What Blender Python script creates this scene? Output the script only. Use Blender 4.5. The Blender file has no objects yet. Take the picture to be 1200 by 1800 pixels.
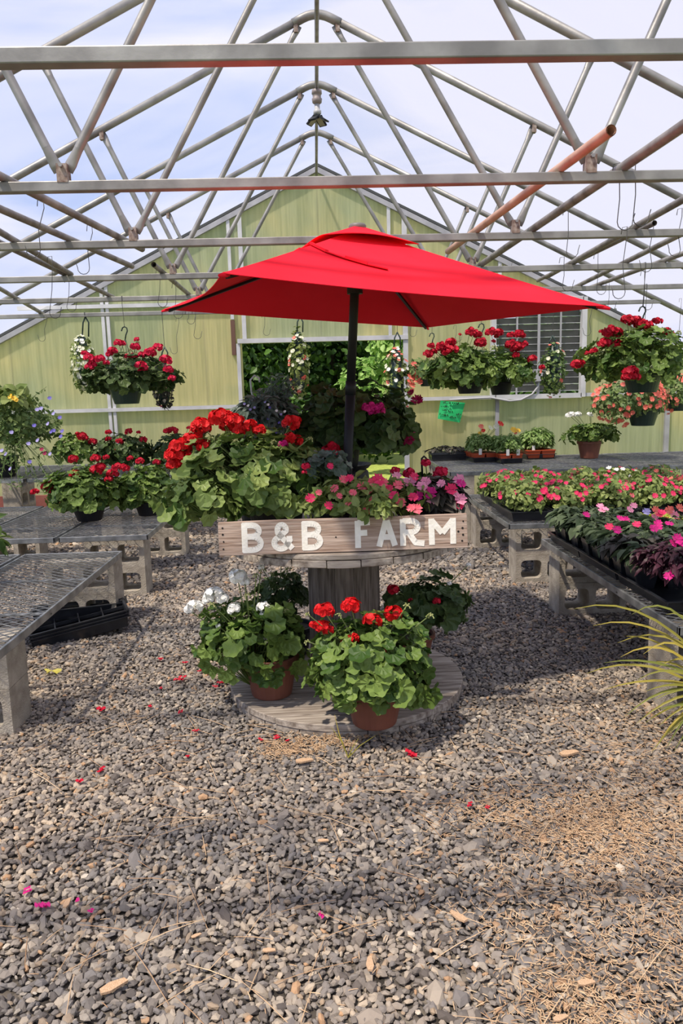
import bpy, math, random
import numpy as np
from mathutils import Matrix, Vector
random.seed(7); rng = np.random.default_rng(11)
SC = bpy.context.scene; COL = SC.collection
PI = math.pi
# ------------------------------------------------------------------ camera
YAW, PITCH, ROLL, FPX, CH = 0.02985, 0.15957, 0.02693, 1301.3, 1.35
fw = np.array([math.sin(YAW)*math.cos(PITCH), math.cos(YAW)*math.cos(PITCH), -math.sin(PITCH)])
r0 = np.array([math.cos(YAW), -math.sin(YAW), 0.]); u0 = np.cross(r0, fw)
rt = r0*math.cos(ROLL)-u0*math.sin(ROLL); up = r0*math.sin(ROLL)+u0*math.cos(ROLL)
CAM = np.array([0, 0, CH])
cd = bpy.data.cameras.new('camera'); cam = bpy.data.objects.new('camera', cd); COL.objects.link(cam)
cd.sensor_fit = 'VERTICAL'; cd.sensor_height = 36; cd.lens = FPX*36/1800; cd.clip_start = .05; cd.clip_end = 300
cam.matrix_world = Matrix(((rt[0], up[0], -fw[0], 0), (rt[1], up[1], -fw[1], 0), (rt[2], up[2], -fw[2], CH), (0, 0, 0, 1)))
SC.camera = cam
def at(px, py, Y=None, Z=None):
    """the point of the place seen at a photo pixel, at depth Y or height Z"""
    d = fw+rt*(px-600)/FPX-up*(py-900)/FPX
    t = (Z-CH)/d[2] if Z is not None else Y/d[1]
    return CAM+t*d
# ------------------------------------------------------------------ light
SC.view_settings.view_transform = 'Standard'; SC.view_settings.look = 'None'
SC.view_settings.exposure = 0.08; SC.view_settings.gamma = 1; SC.view_settings.use_curve_mapping = False
sl = bpy.data.lights.new('sun', 'SUN'); so = bpy.data.objects.new('sun', sl); COL.objects.link(so)
sl.energy = 5.9; sl.angle = math.radians(2.2); sl.color = (1, .89, .74)
so.rotation_euler = Vector((.42, .38, -1)).to_track_quat('-Z', 'Y').to_euler()
w = bpy.data.worlds.new('sky'); SC.world = w; w.use_nodes = True
N = w.node_tree.nodes; L = w.node_tree.links; N.clear()
tc = N.new('ShaderNodeTexCoord'); mp = N.new('ShaderNodeMapping'); mp.inputs['Scale'].default_value = (1.2, 1.2, 4.5); mp.inputs['Rotation'].default_value = (.15, .45, .5)
nz = N.new('ShaderNodeTexNoise'); nz.inputs['Scale'].default_value = 1.6; nz.inputs['Detail'].default_value = 6; nz.inputs['Distortion'].default_value = .6
cr = N.new('ShaderNodeValToRGB'); cr.color_ramp.elements[0].position = .36; cr.color_ramp.elements[1].position = .62
cr.color_ramp.elements[0].color = (.30, .46, .88, 1); cr.color_ramp.elements[1].color = (.80, .82, 1.0, 1)
bg = N.new('ShaderNodeBackground'); bg.inputs['Strength'].default_value = .93; wo = N.new('ShaderNodeOutputWorld')
sx = N.new('ShaderNodeSeparateXYZ'); mrx = N.new('ShaderNodeMapRange')
mrx.inputs['From Min'].default_value = -.6; mrx.inputs['From Max'].default_value = .35; mrx.inputs['To Min'].default_value = -.12; mrx.inputs['To Max'].default_value = .16
ad = N.new('ShaderNodeMath'); ad.operation = 'ADD'
L.new(tc.outputs['Generated'], mp.inputs[0]); L.new(mp.outputs[0], nz.inputs['Vector']); L.new(tc.outputs['Generated'], sx.inputs[0])
L.new(sx.outputs['X'], mrx.inputs['Value']); L.new(nz.outputs['Fac'], ad.inputs[0]); L.new(mrx.outputs[0], ad.inputs[1])
L.new(ad.outputs[0], cr.inputs['Fac']); L.new(cr.outputs[0], bg.inputs['Color']); L.new(bg.outputs[0], wo.inputs['Surface'])
# ------------------------------------------------------------------ materials
def newmat(name):
    m = bpy.data.materials.new(name); m.use_nodes = True; n = m.node_tree.nodes; n.clear()
    return m, n, m.node_tree.links, n.new('ShaderNodeOutputMaterial')
def mat(name, c, rough=.6, metal=0, c2=None, scale=8, stretch=(1, 1, 1), bump=0, bscale=60, detail=4, lo=.35, hi=.65, spec=.5, trans=0, island=0):
    """noise-mixed principled surface; trans adds light passing through a thin leaf, cloth or film"""
    m, n, l, out = newmat(name)
    p = n.new('ShaderNodeBsdfPrincipled'); p.inputs['Roughness'].default_value = rough; p.inputs['Metallic'].default_value = metal
    p.inputs['Specular IOR Level'].default_value = spec
    col = None
    if c2 is not None:
        t = n.new('ShaderNodeTexCoord'); mpg = n.new('ShaderNodeMapping'); mpg.inputs['Scale'].default_value = stretch
        l.new(t.outputs['Object'], mpg.inputs[0])
        x = n.new('ShaderNodeTexNoise'); x.inputs['Scale'].default_value = scale; x.inputs['Detail'].default_value = detail
        l.new(mpg.outputs[0], x.inputs['Vector'])
        r = n.new('ShaderNodeValToRGB'); r.color_ramp.elements[0].position = lo; r.color_ramp.elements[1].position = hi
        r.color_ramp.elements[0].color = (*c, 1); r.color_ramp.elements[1].color = (*c2, 1)
        l.new(x.outputs['Fac'], r.inputs['Fac']); col = r.outputs['Color']
        if island:
            g = n.new('ShaderNodeNewGeometry'); l.new(g.outputs['Random Per Island'], r.inputs['Fac'])
    if col is None:
        rg = n.new('ShaderNodeRGB'); rg.outputs[0].default_value = (*c, 1); col = rg.outputs[0]
    l.new(col, p.inputs['Base Color'])
    if bump:
        t2 = n.new('ShaderNodeTexCoord'); mp2 = n.new('ShaderNodeMapping'); mp2.inputs['Scale'].default_value = stretch; l.new(t2.outputs['Object'], mp2.inputs[0])
        y = n.new('ShaderNodeTexNoise'); y.inputs['Scale'].default_value = bscale; y.inputs['Detail'].default_value = 5
        l.new(mp2.outputs[0], y.inputs['Vector'])
        b = n.new('ShaderNodeBump'); b.inputs['Strength'].default_value = bump; b.inputs['Distance'].default_value = .01
        l.new(y.outputs['Fac'], b.inputs['Height']); l.new(b.outputs[0], p.inputs['Normal'])
    if trans:
        tr = n.new('ShaderNodeBsdfTranslucent'); l.new(col, tr.inputs['Color'])
        mx = n.new('ShaderNodeMixShader'); mx.inputs['Fac'].default_value = trans
        l.new(p.outputs[0], mx.inputs[1]); l.new(tr.outputs[0], mx.inputs[2]); l.new(mx.outputs[0], out.inputs['Surface'])
    else: l.new(p.outputs[0], out.inputs['Surface'])
    return m
def leafm(name, a, b, trans=.3, rough=.5): return mat(name, a, rough, 0, b, island=1, trans=trans, spec=.35, lo=0, hi=1)
M = {}
M['galv'] = mat('galvanised_steel', (.20, .195, .195), .5, .5, (.36, .355, .35), 6, (1, 1, 1), .08, 40)
M['pipe'] = mat('weathered_pipe', (.17, .15, .14), .5, .4, (.36, .34, .32), 9, (1, 1, 1), .08, 50)
M['copper'] = mat('pinkish_pipe', (.48, .27, .19), .5, .15, (.62, .40, .30), 10)
M['rust'] = mat('rusty_stub', (.15, .09, .07), .8, .2, (.40, .34, .31), 35)
M['wire'] = mat('dark_wire', (.10, .10, .10), .5, .5)
M['frame'] = mat('bench_frame_steel', (.16, .17, .18), .4, .6, (.34, .35, .36), 12)
M['mesh'] = mat('bench_mesh_steel', (.20, .21, .22), .4, .6, (.38, .39, .40), 30)
M['block'] = mat('concrete_block', (.30, .265, .22), .95, 0, (.46, .415, .35), 14, (1, 1, 1), .6, 160, spec=.2)
M['white'] = mat('white_painted_aluminium', (.52, .53, .56), .5, .2, (.68, .68, .72), 5)
M['grey'] = mat('grey_aluminium_post', (.33, .33, .36), .5, .3, (.46, .46, .50), 5)
M['dark'] = mat('dark_edge_strip', (.06, .065, .07), .6)
M['black'] = mat('black_plastic', (.010, .011, .013), .5, 0, (.018, .020, .024), 9, spec=.25)
M['tray'] = mat('black_tray_plastic', (.014, .016, .022), .3, 0, (.026, .029, .036), 12)
M['dgreen'] = mat('dark_green_plastic', (.012, .035, .03), .45)
M['green_pot'] = mat('green_pot_plastic', (.09, .27, .18), .4, 0, (.11, .31, .21), 6)
M['terra'] = mat('terracotta_plastic', (.17, .058, .037), .55, 0, (.23, .082, .052), 8)
M['orange'] = mat('orange_red_plastic', (.42, .065, .018), .5)
M['soil'] = mat('potting_soil', (.02, .014, .01), 1, 0, (.05, .035, .025), 60, bump=.6, bscale=90)
M['red_cloth'] = mat('red_umbrella_cloth', (.84, .012, .030), .95, 0, (.88, .017, .040), 3, (1, 1, 1), .05, 300, spec=.15)
M['paint'] = mat('white_sign_paint', (.86, .82, .74), .7, 0, (.93, .90, .84), 30, bump=.2, bscale=90)
M['board'] = mat('brownboard', (.30, .205, .155), .85, 0, (.55, .43, .36), 5, (1.2, 12, 22), .35, 7, detail=7, spec=.2)
M['wood'] = mat('weathered_grey_wood', (.18, .145, .12), .85, 0, (.45, .395, .34), 5, (1.1, 16, 8), .4, 7, detail=7, spec=.2)
M['woodv'] = mat('weathered_core_wood', (.10, .08, .065), .88, 0, (.24, .20, .17), 5, (14, 14, 1.2), .4, 7, detail=7, spec=.2)
M['nail'] = mat('black_nail', (.02, .018, .018), .6, .5)
M['redboard'] = mat('red_brown_board', (.20, .055, .04), .7, 0, (.27, .085, .065), 6)
M['greenpaper'] = mat('bright_green_paper', (.02, .62, .19), .6, 0, (.05, .72, .26), 8, trans=.2)
M['ink'] = mat('black_marker', (.015, .05, .025), .7)
M['blade'] = mat('louvre_blade', (.10, .105, .10), .5, .2, (.15, .155, .15), 6)
M['conduit'] = mat('grey_conduit', (.42, .43, .46), .5)
M['bark'] = mat('tree_bark', (.05, .04, .03), .9, 0, (.12, .09, .07), 10, (4, 4, 1), .5, 20)
M['lamp'] = mat('led_panel', (.30, .29, .24), .4, 0, (.4, .38, .3), 20)
M['tag'] = mat('white_plant_tag', (.75, .73, .70), .5)
# leaves and petals
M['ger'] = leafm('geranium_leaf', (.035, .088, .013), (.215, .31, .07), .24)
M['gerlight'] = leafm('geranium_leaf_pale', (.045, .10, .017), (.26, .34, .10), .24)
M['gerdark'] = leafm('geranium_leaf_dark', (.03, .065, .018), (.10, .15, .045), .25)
M['imp'] = leafm('impatiens_leaf', (.12, .19, .04), (.34, .40, .13))
M['ng'] = leafm('new_guinea_leaf', (.03, .055, .025), (.125, .17, .085))
M['ngdark'] = leafm('bronze_leaf', (.018, .022, .016), (.07, .06, .05), .15)
M['purple'] = leafm('purple_leaf', (.02, .006, .012), (.075, .018, .035), .2)
M['chart'] = leafm('chartreuse_leaf', (.34, .42, .03), (.62, .62, .10), .35)
M['basil'] = leafm('seedling_leaf', (.13, .24, .05), (.32, .44, .15), .35)
M['silver'] = leafm('silver_leaf', (.06, .10, .075), (.20, .25, .21), .25)
M['fine'] = leafm('fine_trailing_leaf', (.07, .14, .04), (.22, .30, .10))
M['grass'] = leafm('grass_blade', (.16, .20, .035), (.46, .36, .06), .3)
M['stem'] = leafm('green_stem', (.12, .19, .05), (.22, .27, .10), .1)
M['tree'] = leafm('tree_leaf', (.015, .05, .008), (.09, .19, .03), .35)
M['treelight'] = leafm('tree_leaf_light', (.16, .34, .06), (.50, .70, .25), .45)
M['lawn'] = mat('lawn', (.19, .25, .04), .9, 0, (.38, .46, .09), 30)
def pet(name, a, b): return leafm(name, a, b, .22, .6)
M['f_red'] = pet('scarlet_petal', (.50, .002, .006), (.92, .016, .02))
M['f_crim'] = pet('crimson_petal', (.38, .003, .018), (.74, .010, .045))
M['f_hcrim'] = pet('bright_crimson_petal', (.50, .004, .04), (.85, .02, .10))
M['f_white'] = leafm('white_petal', (.93, .92, .89), (.97, .97, .94), .15, .6)
M['f_mag'] = pet('magenta_petal', (.45, .005, .13), (.80, .02, .30))
M['f_wine'] = pet('wine_petal', (.18, .002, .03), (.42, .006, .10))
M['f_coral'] = pet('coral_petal', (.80, .10, .08), (.95, .26, .20))
M['f_pink'] = pet('hot_pink_petal', (.70, .012, .09), (.90, .05, .18))
M['f_lpink'] = pet('light_pink_petal', (.82, .20, .38), (.95, .42, .58))
M['f_salm'] = pet('salmon_pink_petal', (.85, .05, .12), (.95, .22, .28))
M['f_lav'] = pet('lavender_petal', (.25, .22, .58), (.48, .44, .78))
M['f_blue'] = pet('blue_petal', (.09, .07, .42), (.2, .17, .6))
M['f_yel'] = pet('yellow_petal', (.85, .45, .02), (.92, .62, .08))
M['f_cream'] = pet('cream_petal', (.72, .72, .50), (.88, .88, .74))
M['bud'] = leafm('green_bud', (.22, .28, .08), (.45, .45, .2), .1)
# ------------------------------------------------------------------ mesh tools
def nrm(a): return a/np.maximum(np.linalg.norm(a, axis=-1, keepdims=True), 1e-9)
class MB:
    def __init__(s): s.v = []; s.f = []; s.n = 0
    def add(s, V, F):
        V = np.asarray(V, float); s.v.append(V); s.f.append((np.array([len(x) for x in F]) if not isinstance(F, np.ndarray) else np.full(len(F), F.shape[1]),
            (np.concatenate([np.asarray(x) for x in F]) if not isinstance(F, np.ndarray) else F.ravel())+s.n)); s.n += len(V); return s
    def box(s, c, d, R=None):
        x, y, z = np.array(d)/2
        V = np.array([(a*x, b*y, e*z) for a in (-1, 1) for b in (-1, 1) for e in (-1, 1)])
        if R is not None: V = V@np.array(R).T
        return s.add(V+np.array(c), np.array([(0, 1, 3, 2), (4, 6, 7, 5), (0, 4, 5, 1), (2, 3, 7, 6), (0, 2, 6, 4), (1, 5, 7, 3)]))
    def tube(s, P, r, k=8, cap=True, sq=False):
        P = np.asarray(P, float); n = len(P); r = np.broadcast_to(np.asarray(r, float), (n,))
        T = np.zeros_like(P); T[1:-1] = P[2:]-P[:-2]; T[0] = P[1]-P[0]; T[-1] = P[-1]-P[-2]; T = nrm(T)
        a = np.array([0, 0, 1.]) if abs(T[0][2]) < .9 else np.array([1., 0, 0])
        V = []; u = nrm(np.cross(T[0], a))
        for i in range(n):
            u = u-T[i]*(u@T[i]); u = u/max(np.linalg.norm(u), 1e-9); q = np.cross(T[i], u)
            for j in range(k):
                t = 2*PI*(j+(.5 if sq else 0))/k; V.append(P[i]+r[i]*(math.cos(t)*u+math.sin(t)*q))
        F = [(i*k+j, i*k+(j+1) % k, (i+1)*k+(j+1) % k, (i+1)*k+j) for i in range(n-1) for j in range(k)]
        if cap: F += [tuple(range(k))[::-1], tuple(range((n-1)*k, n*k))]
        return s.add(V, F)
    def lathe(s, prof, k=24, c=(0, 0, 0)):
        V = [(c[0]+r*math.cos(2*PI*j/k), c[1]+r*math.sin(2*PI*j/k), c[2]+z) for r, z in prof for j in range(k)]
        F = [(i*k+j, i*k+(j+1) % k, (i+1)*k+(j+1) % k, (i+1)*k+j) for i in range(len(prof)-1) for j in range(k)]
        return s.add(V, F)
    def prism(s, pts, z0, z1, mapf=None):
        n = len(pts); V = [(x, y, z0) for x, y in pts]+[(x, y, z1) for x, y in pts]
        if mapf: V = [mapf(*q) for q in V]
        return s.add(V, [tuple(range(n))[::-1], tuple(range(n, 2*n))]+[(i, (i+1) % n, n+(i+1) % n, n+i) for i in range(n)])
    def mesh(s, name, m, smooth=False):
        me = bpy.data.meshes.new(name); V = np.concatenate(s.v); cnt = np.concatenate([a for a, b in s.f]); idx = np.concatenate([b for a, b in s.f])
        me.vertices.add(len(V)); me.vertices.foreach_set('co', V.astype(np.float32).ravel())
        me.loops.add(len(idx)); me.loops.foreach_set('vertex_index', idx.astype(np.int32))
        me.polygons.add(len(cnt)); st = np.concatenate([[0], np.cumsum(cnt)[:-1]])
        me.polygons.foreach_set('loop_start', st.astype(np.int32)); me.polygons.foreach_set('loop_total', cnt.astype(np.int32))
        me.polygons.foreach_set('use_smooth', np.full(len(cnt), smooth))
        me.materials.append(m); me.update(calc_edges=True); me.validate(); return me
def ob(name, me, parent=None, loc=(0, 0, 0), rot=(0, 0, 0), sc=(1, 1, 1)):
    o = bpy.data.objects.new(name, me); COL.objects.link(o); o.parent = parent
    o.location = loc; o.rotation_euler = rot; o.scale = sc; return o
def part(name, mb, m, parent=None, smooth=False, **k): return ob(name, mb.mesh(name, m, smooth), parent, **k)
def tag(o, label, cat, group=None, kind=None):
    if label: o['label'] = label
    if cat: o['category'] = cat
    if group: o['group'] = group
    if kind: o['kind'] = kind
    return o
def thing(name, label, cat, loc=(0, 0, 0), group=None, rz=0): return tag(ob(name, None, None, loc, (0, 0, rz)), label, cat, group)
def bevel(o, wd=.004, seg=2):
    b = o.modifiers.new('bevel', 'BEVEL'); b.width = wd; b.segments = seg; b.limit_method = 'ANGLE'; return o
def copy_tree(o, parent=None):
    c = o.copy(); COL.objects.link(c); c.parent = parent
    for ch in list(o.children): copy_tree(ch, c)
    return c
ORD = ['first', 'second', 'third', 'fourth', 'fifth', 'sixth', 'seventh', 'eighth', 'ninth', 'tenth', 'eleventh', 'twelfth', 'thirteenth', 'fourteenth', 'fifteenth', 'sixteenth']
# ------------------------------------------------------------------ the place's numbers
S, Y0, X0, ZR, SL, HC = 1.22, 2.152, .089, 4.069, .4875, 2.246
YW = Y0+6*S; HW = 4.9; YB = -2.2
zr = lambda x: ZR-SL*abs(x-X0)
# ------------------------------------------------------------------ floor and gravel
def floor_mat():
    m, n, l, out = newmat('gravel_bed'); p = n.new('ShaderNodeBsdfPrincipled'); p.inputs['Roughness'].default_value = .95
    t = n.new('ShaderNodeTexCoord'); v = n.new('ShaderNodeTexVoronoi'); v.inputs['Scale'].default_value = 42; l.new(t.outputs['Object'], v.inputs['Vector'])
    r = n.new('ShaderNodeValToRGB'); e = r.color_ramp.elements; e[0].color = (.035, .028, .023, 1); e[1].color = (.20, .17, .14, 1); e[1].position = .9
    sp = n.new('ShaderNodeSeparateColor'); l.new(v.outputs['Color'], sp.inputs[0]); l.new(sp.outputs[0], r.inputs['Fac']); l.new(r.outputs[0], p.inputs['Base Color'])
    b = n.new('ShaderNodeBump'); b.invert = True; b.inputs['Strength'].default_value = .9; b.inputs['Distance'].default_value = .02; l.new(v.outputs['Distance'], b.inputs['Height']); l.new(b.outputs[0], p.inputs['Normal'])
    l.new(p.outputs[0], out.inputs['Surface']); return m
def stone_mat():
    m, n, l, out = newmat('crushed_stone'); p = n.new('ShaderNodeBsdfPrincipled'); p.inputs['Roughness'].default_value = .85; p.inputs['Specular IOR Level'].default_value = .3
    g = n.new('ShaderNodeNewGeometry'); r = n.new('ShaderNodeValToRGB'); r.color_ramp.interpolation = 'CONSTANT'; e = r.color_ramp.elements
    cols = [(.0, (.19, .172, .160)), (.12, (.31, .275, .245)), (.27, (.23, .214, .208)), (.42, (.39, .345, .295)), (.57, (.26, .238, .22)), (.70, (.13, .115, .108)), (.79, (.47, .405, .33)), (.87, (.37, .29, .215)), (.93, (.22, .195, .175)), (.97, (.48, .31, .19)), (.988, (.60, .54, .46))]
    e[0].color = (*cols[0][1], 1); e[1].position = cols[1][0]; e[1].color = (*cols[1][1], 1)
    for q, c in cols[2:]: x = e.new(q); x.color = (*c, 1)
    t = n.new('ShaderNodeTexCoord'); z = n.new('ShaderNodeTexNoise'); z.inputs['Scale'].default_value = 1.1; z.inputs['Detail'].default_value = 3
    l.new(t.outputs['Object'], z.inputs['Vector']); mx = n.new('ShaderNodeMix'); mx.data_type = 'RGBA'; mx.blend_type = 'MULTIPLY'; mx.inputs['Factor'].default_value = .9
    r2 = n.new('ShaderNodeValToRGB'); r2.color_ramp.elements[0].color = (.70, .70, .71, 1); r2.color_ramp.elements[1].color = (.97, .90, .82, 1); r2.color_ramp.elements[0].position = .38; r2.color_ramp.elements[1].position = .62
    z2 = n.new('ShaderNodeTexNoise'); z2.inputs['Scale'].default_value = 90; l.new(t.outputs['Object'], z2.inputs['Vector'])
    b = n.new('ShaderNodeBump'); b.inputs['Strength'].default_value = .4; b.inputs['Distance'].default_value = .004; l.new(z2.outputs['Fac'], b.inputs['Height']); l.new(b.outputs[0], p.inputs['Normal'])
    l.new(z.outputs['Fac'], r2.inputs['Fac']); l.new(g.outputs['Random Per Island'], r.inputs['Fac']); l.new(r.outputs[0], mx.inputs['A']); l.new(r2.outputs[0], mx.inputs['B'])
    l.new(mx.outputs['Result'], p.inputs['Base Color']); l.new(p.outputs[0], out.inputs['Surface']); return m
o = part('floor', MB().box((X0, (YB+YW)/2, -.05), (2*HW+.1, YW-YB, .1)), floor_mat()); o['kind'] = 'structure'
ph = (1+5**.5)/2
ICO = nrm(np.array([(-1, ph, 0), (1, ph, 0), (-1, -ph, 0), (1, -ph, 0), (0, -1, ph), (0, 1, ph), (0, -1, -ph), (0, 1, -ph), (ph, 0, -1), (ph, 0, 1), (-ph, 0, -1), (-ph, 0, 1)], float))
ICF = np.array([(0, 11, 5), (0, 5, 1), (0, 1, 7), (0, 7, 10), (0, 10, 11), (1, 5, 9), (5, 11, 4), (11, 10, 2), (10, 7, 6), (7, 1, 8), (3, 9, 4), (3, 4, 2), (3, 2, 6), (3, 6, 8), (3, 8, 9), (4, 9, 5), (2, 4, 11), (6, 2, 10), (8, 6, 7), (9, 8, 1)])
def rotm(n):
    q = nrm(rng.normal(size=(n, 4))); a, b, c, d = q.T
    return np.stack([1-2*(c*c+d*d), 2*(b*c-a*d), 2*(b*d+a*c), 2*(b*c+a*d), 1-2*(b*b+d*d), 2*(c*d-a*b), 2*(b*d-a*c), 2*(c*d+a*b), 1-2*(b*b+c*c)], -1).reshape(n, 3, 3)
def stones(n, x, y, size, z):
    V = ICO[None]*(1+rng.uniform(-.22, .22, (n, 12, 1)))
    V = V*rng.uniform((.75, .5, .34), (1.45, .95, .66), (n, 3))[:, None]
    th = rng.uniform(0, 2*PI, n); tl = rng.normal(0, .3, (n, 2))
    c, s_ = np.cos(th), np.sin(th); Z = np.zeros(n); O = np.ones(n)
    R = np.stack([c, -s_, Z, s_, c, Z, Z, Z, O], -1).reshape(n, 3, 3)
    A = np.stack([O, Z, tl[:, 0], Z, O, tl[:, 1], -tl[:, 0], -tl[:, 1], O], -1).reshape(n, 3, 3)
    V = np.einsum('nij,nkj->nki', A@R, V)*size[:, None, None]
    return V+np.stack([x, y, z], -1)[:, None]
mb = MB()
def gravel(x0, x1, y0, y1, pitch, size, fan=None):
    nx, ny = int((x1-x0)/pitch), int((y1-y0)/pitch)
    gx, gy = np.meshgrid(np.arange(nx), np.arange(ny)); gx = x0+(gx.ravel()+rng.uniform(-.45, .45, nx*ny))*pitch; gy = y0+(gy.ravel()+rng.uniform(-.45, .45, nx*ny))*pitch
    if fan: k = np.abs(gx-.03*gy) < fan[0]+fan[1]*gy; gx, gy = gx[k], gy[k]
    k = (gx-.1)**2+(gy-3.27)**2 > .5**2; gx, gy = gx[k], gy[k]
    n = len(gx); sz = size*rng.lognormal(0, .26, n)
    V = stones(n, gx, gy, sz, .004+rng.uniform(0, .009, n)); F = (ICF[None]+(np.arange(n)*12)[:, None, None]).reshape(-1, 3)
    mb.add(V.reshape(-1, 3), F)
gravel(-2.0, 2.1, 1.05, 2.6, .0158, .0105, (.55, .52)); gravel(-2.3, 2.4, 2.6, 3.6, .0150, .0096, (.45, .52)); gravel(-2.6, 2.8, 3.6, 5.2, .0182, .0112, (.4, .52)); gravel(-3.6, 3.8, 5.2, 9.3, .029, .017, (.14, .5))
tag(part('gravel', mb, stone_mat()), 'grey and tan crushed gravel covering the greenhouse floor', 'gravel', kind='stuff')
# ------------------------------------------------------------------ dry litter, petals
mb = MB()
PATCH = [(1120, 1500, .22, .16), (1050, 1440, .14, .10), (1170, 1640, .16, .14), (1130, 1760, .18, .12), (1010, 1780, .12, .07), (1000, 1470, .13, .08), (1180, 1400, .2, .15), (1090, 1330, .25, .2), (880, 1430, .12, .08), (560, 1310, .13, .05), (500, 1325, .08, .04), (930, 1620, .16, .12), (1150, 1300, .2, .3), (880, 1560, .3, .2)]
PATCH = [(*at(x, y, Z=0)[:2], a, c_) for x, y, a, c_ in PATCH]
for i in range(9000):
    if i < 8300:
        px_, py_, a_, c_ = PATCH[int(random.random()**1.5*len(PATCH))]; X = random.gauss(px_, a_*.8); Y = random.gauss(py_, c_*1.0)
        if Y < 1.1: continue
    else: X = random.uniform(-1.2, 1.3); Y = random.uniform(1.2, 3.0)
    a = random.uniform(0, PI); l_ = random.uniform(.003, .013) if i < 8750 else random.uniform(.03, .11)
    d = np.array([math.cos(a), math.sin(a), random.uniform(-.1, .15)])*l_; p = np.array([X, Y, random.uniform(.016, .024)])
    mb.tube([p-d, p+np.array([0, 0, l_*.06]), p+d], [.0009, .0013, .0008], 4)
tag(part('dry_straw', mb, mat('straw', (.30, .17, .09), .8, 0, (.66, .47, .29), island=1, lo=0, hi=1)), 'dry straw and wood shreds scattered over the gravel at lower right', 'straw', kind='stuff')
def petal_mesh(m, k):
    b = MB()
    for i in range(3):
        a = random.uniform(0, 6.3); r = .5; c = np.array([math.cos(a), math.sin(a), .15])*.4*(i > 0)
        P = [c+np.array([math.cos(t)*r*(1+.25*math.sin(2*t+k)), math.sin(t)*r*.7, .14*math.sin(3*t+k)+.1*i]) for t in np.linspace(0, 2*PI, 9)[:-1]]
        b.add([c+np.array([0, 0, .02+.1*i])]+P, [(0, 1+j, 1+(j+1) % 8) for j in range(8)])
    return b.mesh('fallen_petal', m)
PM = [petal_mesh(M['f_crim'], k) for k in range(3)]; PMM = petal_mesh(M['f_mag'], 1)
pet_px = [(316, 1194, 12, 0), (365, 1181, 7, 0), (353, 1179, 7, 0), (178, 1247, 11, 0), (390, 1200, 9, 0), (378, 1207, 6, 0), (283, 1210, 6, 0), (265, 1242, 6, 0), (317, 1252, 8, 0), (344, 1285, 7, 0), (282, 1159, 6, 0), (325, 1165, 6, 0),
    (722, 1326, 14, 0), (485, 1297, 8, 0), (458, 1300, 6, 0), (825, 1415, 8, 0), (855, 1419, 6, 0), (178, 1354, 9, 0), (140, 1373, 8, 0), (50, 1566, 9, 1), (75, 1591, 13, 1), (135, 1583, 6, 1), (160, 1602, 6, 1), (566, 1609, 8, 1), (505, 1302, 5, 0), (330, 1330, 5, 0)]
for i, (x, y, s_, g) in enumerate(pet_px):
    p = at(x, y, Z=.026); sz = s_*np.linalg.norm(p-CAM)/FPX*1.1
    o = ob('fallen_petal', PMM if g else PM[i % 3], None, p, (0, 0, i*1.7), (sz,)*3)
    if g: tag(o, 'magenta petals fallen on the gravel in the foreground, %s from the left of five' % ORD[[50, 75, 135, 160, 566].index(x)], 'petal', 'fallen magenta petals')
    else:
        where = 'left of the spool' if x < 400 and y < 1300 else ('right of the spool, in open gravel' if x > 600 else 'just in front of the spool and to its left')
        o['label'] = ''; tag(o, 'crimson petals fallen on the gravel %s, %s nearest the camera' % (where, ORD[0]), 'petal', 'fallen crimson petals '+where)
from collections import defaultdict
gp = defaultdict(list)
for o in COL.objects:
    if o.name.startswith('fallen_petal') and 'crimson' in o['label']: gp[o['group']].append(o)
for g, l_ in gp.items():
    for k, o in enumerate(sorted(l_, key=lambda q: q.location.y)): o['label'] = 'crimson petals on gravel %s, %s nearest the camera' % (g[22:].replace('just in front of the spool and to its left', 'in front of the spool'), ORD[k] if k < 16 else 'farthest')
p = at(92, 1180, Z=.03)
b = MB(); q = [(r*math.cos(t), r*math.sin(t)*.6, .12*math.sin(3*t)) for t, r in [(2*PI*i/20, .5*(1 if i % 4 < 2 else .62)) for i in range(20)]]
b.add([(0, 0, .05)]+q, [(0, 1+j, 1+(j+1) % 20) for j in range(20)])
tag(part('fallen_leaf', b, mat('yellow_leaf', (.62, .55, .10), .6, trans=.2), loc=p, sc=(.09, .09, .09)), 'yellowish fallen leaf lying on gravel by the left bench', 'leaf')
p = at(612, 1332, Z=.02); b = MB()
for a, h in ((-.5, .1), (.35, .05), (.9, .06)): b.tube([(0, 0, 0), (a*.05, .02, h*.6), (a*.12, .05, h)], [.002, .0018, .0006], 5)
b.tube([(0, 0, 0), (-.03, .05, .07), (-.045, .09, .13)], [.0025, .002, .0006], 5)
tag(part('grass_sprout', b, M['grass'], loc=p), 'small pale grass sprout in the gravel just in front of the spool', 'sprout')
# wood chips, individually visible
cm = mat('wood_chip', (.42, .25, .14), .85, 0, (.60, .42, .27), 20)
cb = MB().prism([(-.5, -.12), (-.2, -.2), (.5, -.08), (.42, .12), (-.1, .2), (-.48, .1)], 0, .1).mesh('wood_chip', cm)
for i, (x, y, s_, a) in enumerate([(200, 1735, 40, .6), (118, 1588, 22, 1.5), (473, 1671, 20, 0), (345, 1645, 16, .5), (735, 1500, 16, .3), (882, 1574, 18, .2), (805, 1612, 32, 2.2), (650, 1695, 30, 1.5), (1030, 1728, 26, .1), (985, 1790, 24, .3), (568, 1478, 18, 0), (1000, 1325, 34, .3), (535, 1338, 30, .2), (745, 1232 + 180, 10, 1)]):
    p = at(x, y, Z=.024); sz = s_*np.linalg.norm(p-CAM)/FPX
    o = ob('wood_chip', cb, None, p, (.06, .05, a), (sz, sz, sz)); o['yk'] = y
    tag(o, '', 'wood chip', 'loose wood chips on the gravel')
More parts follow.
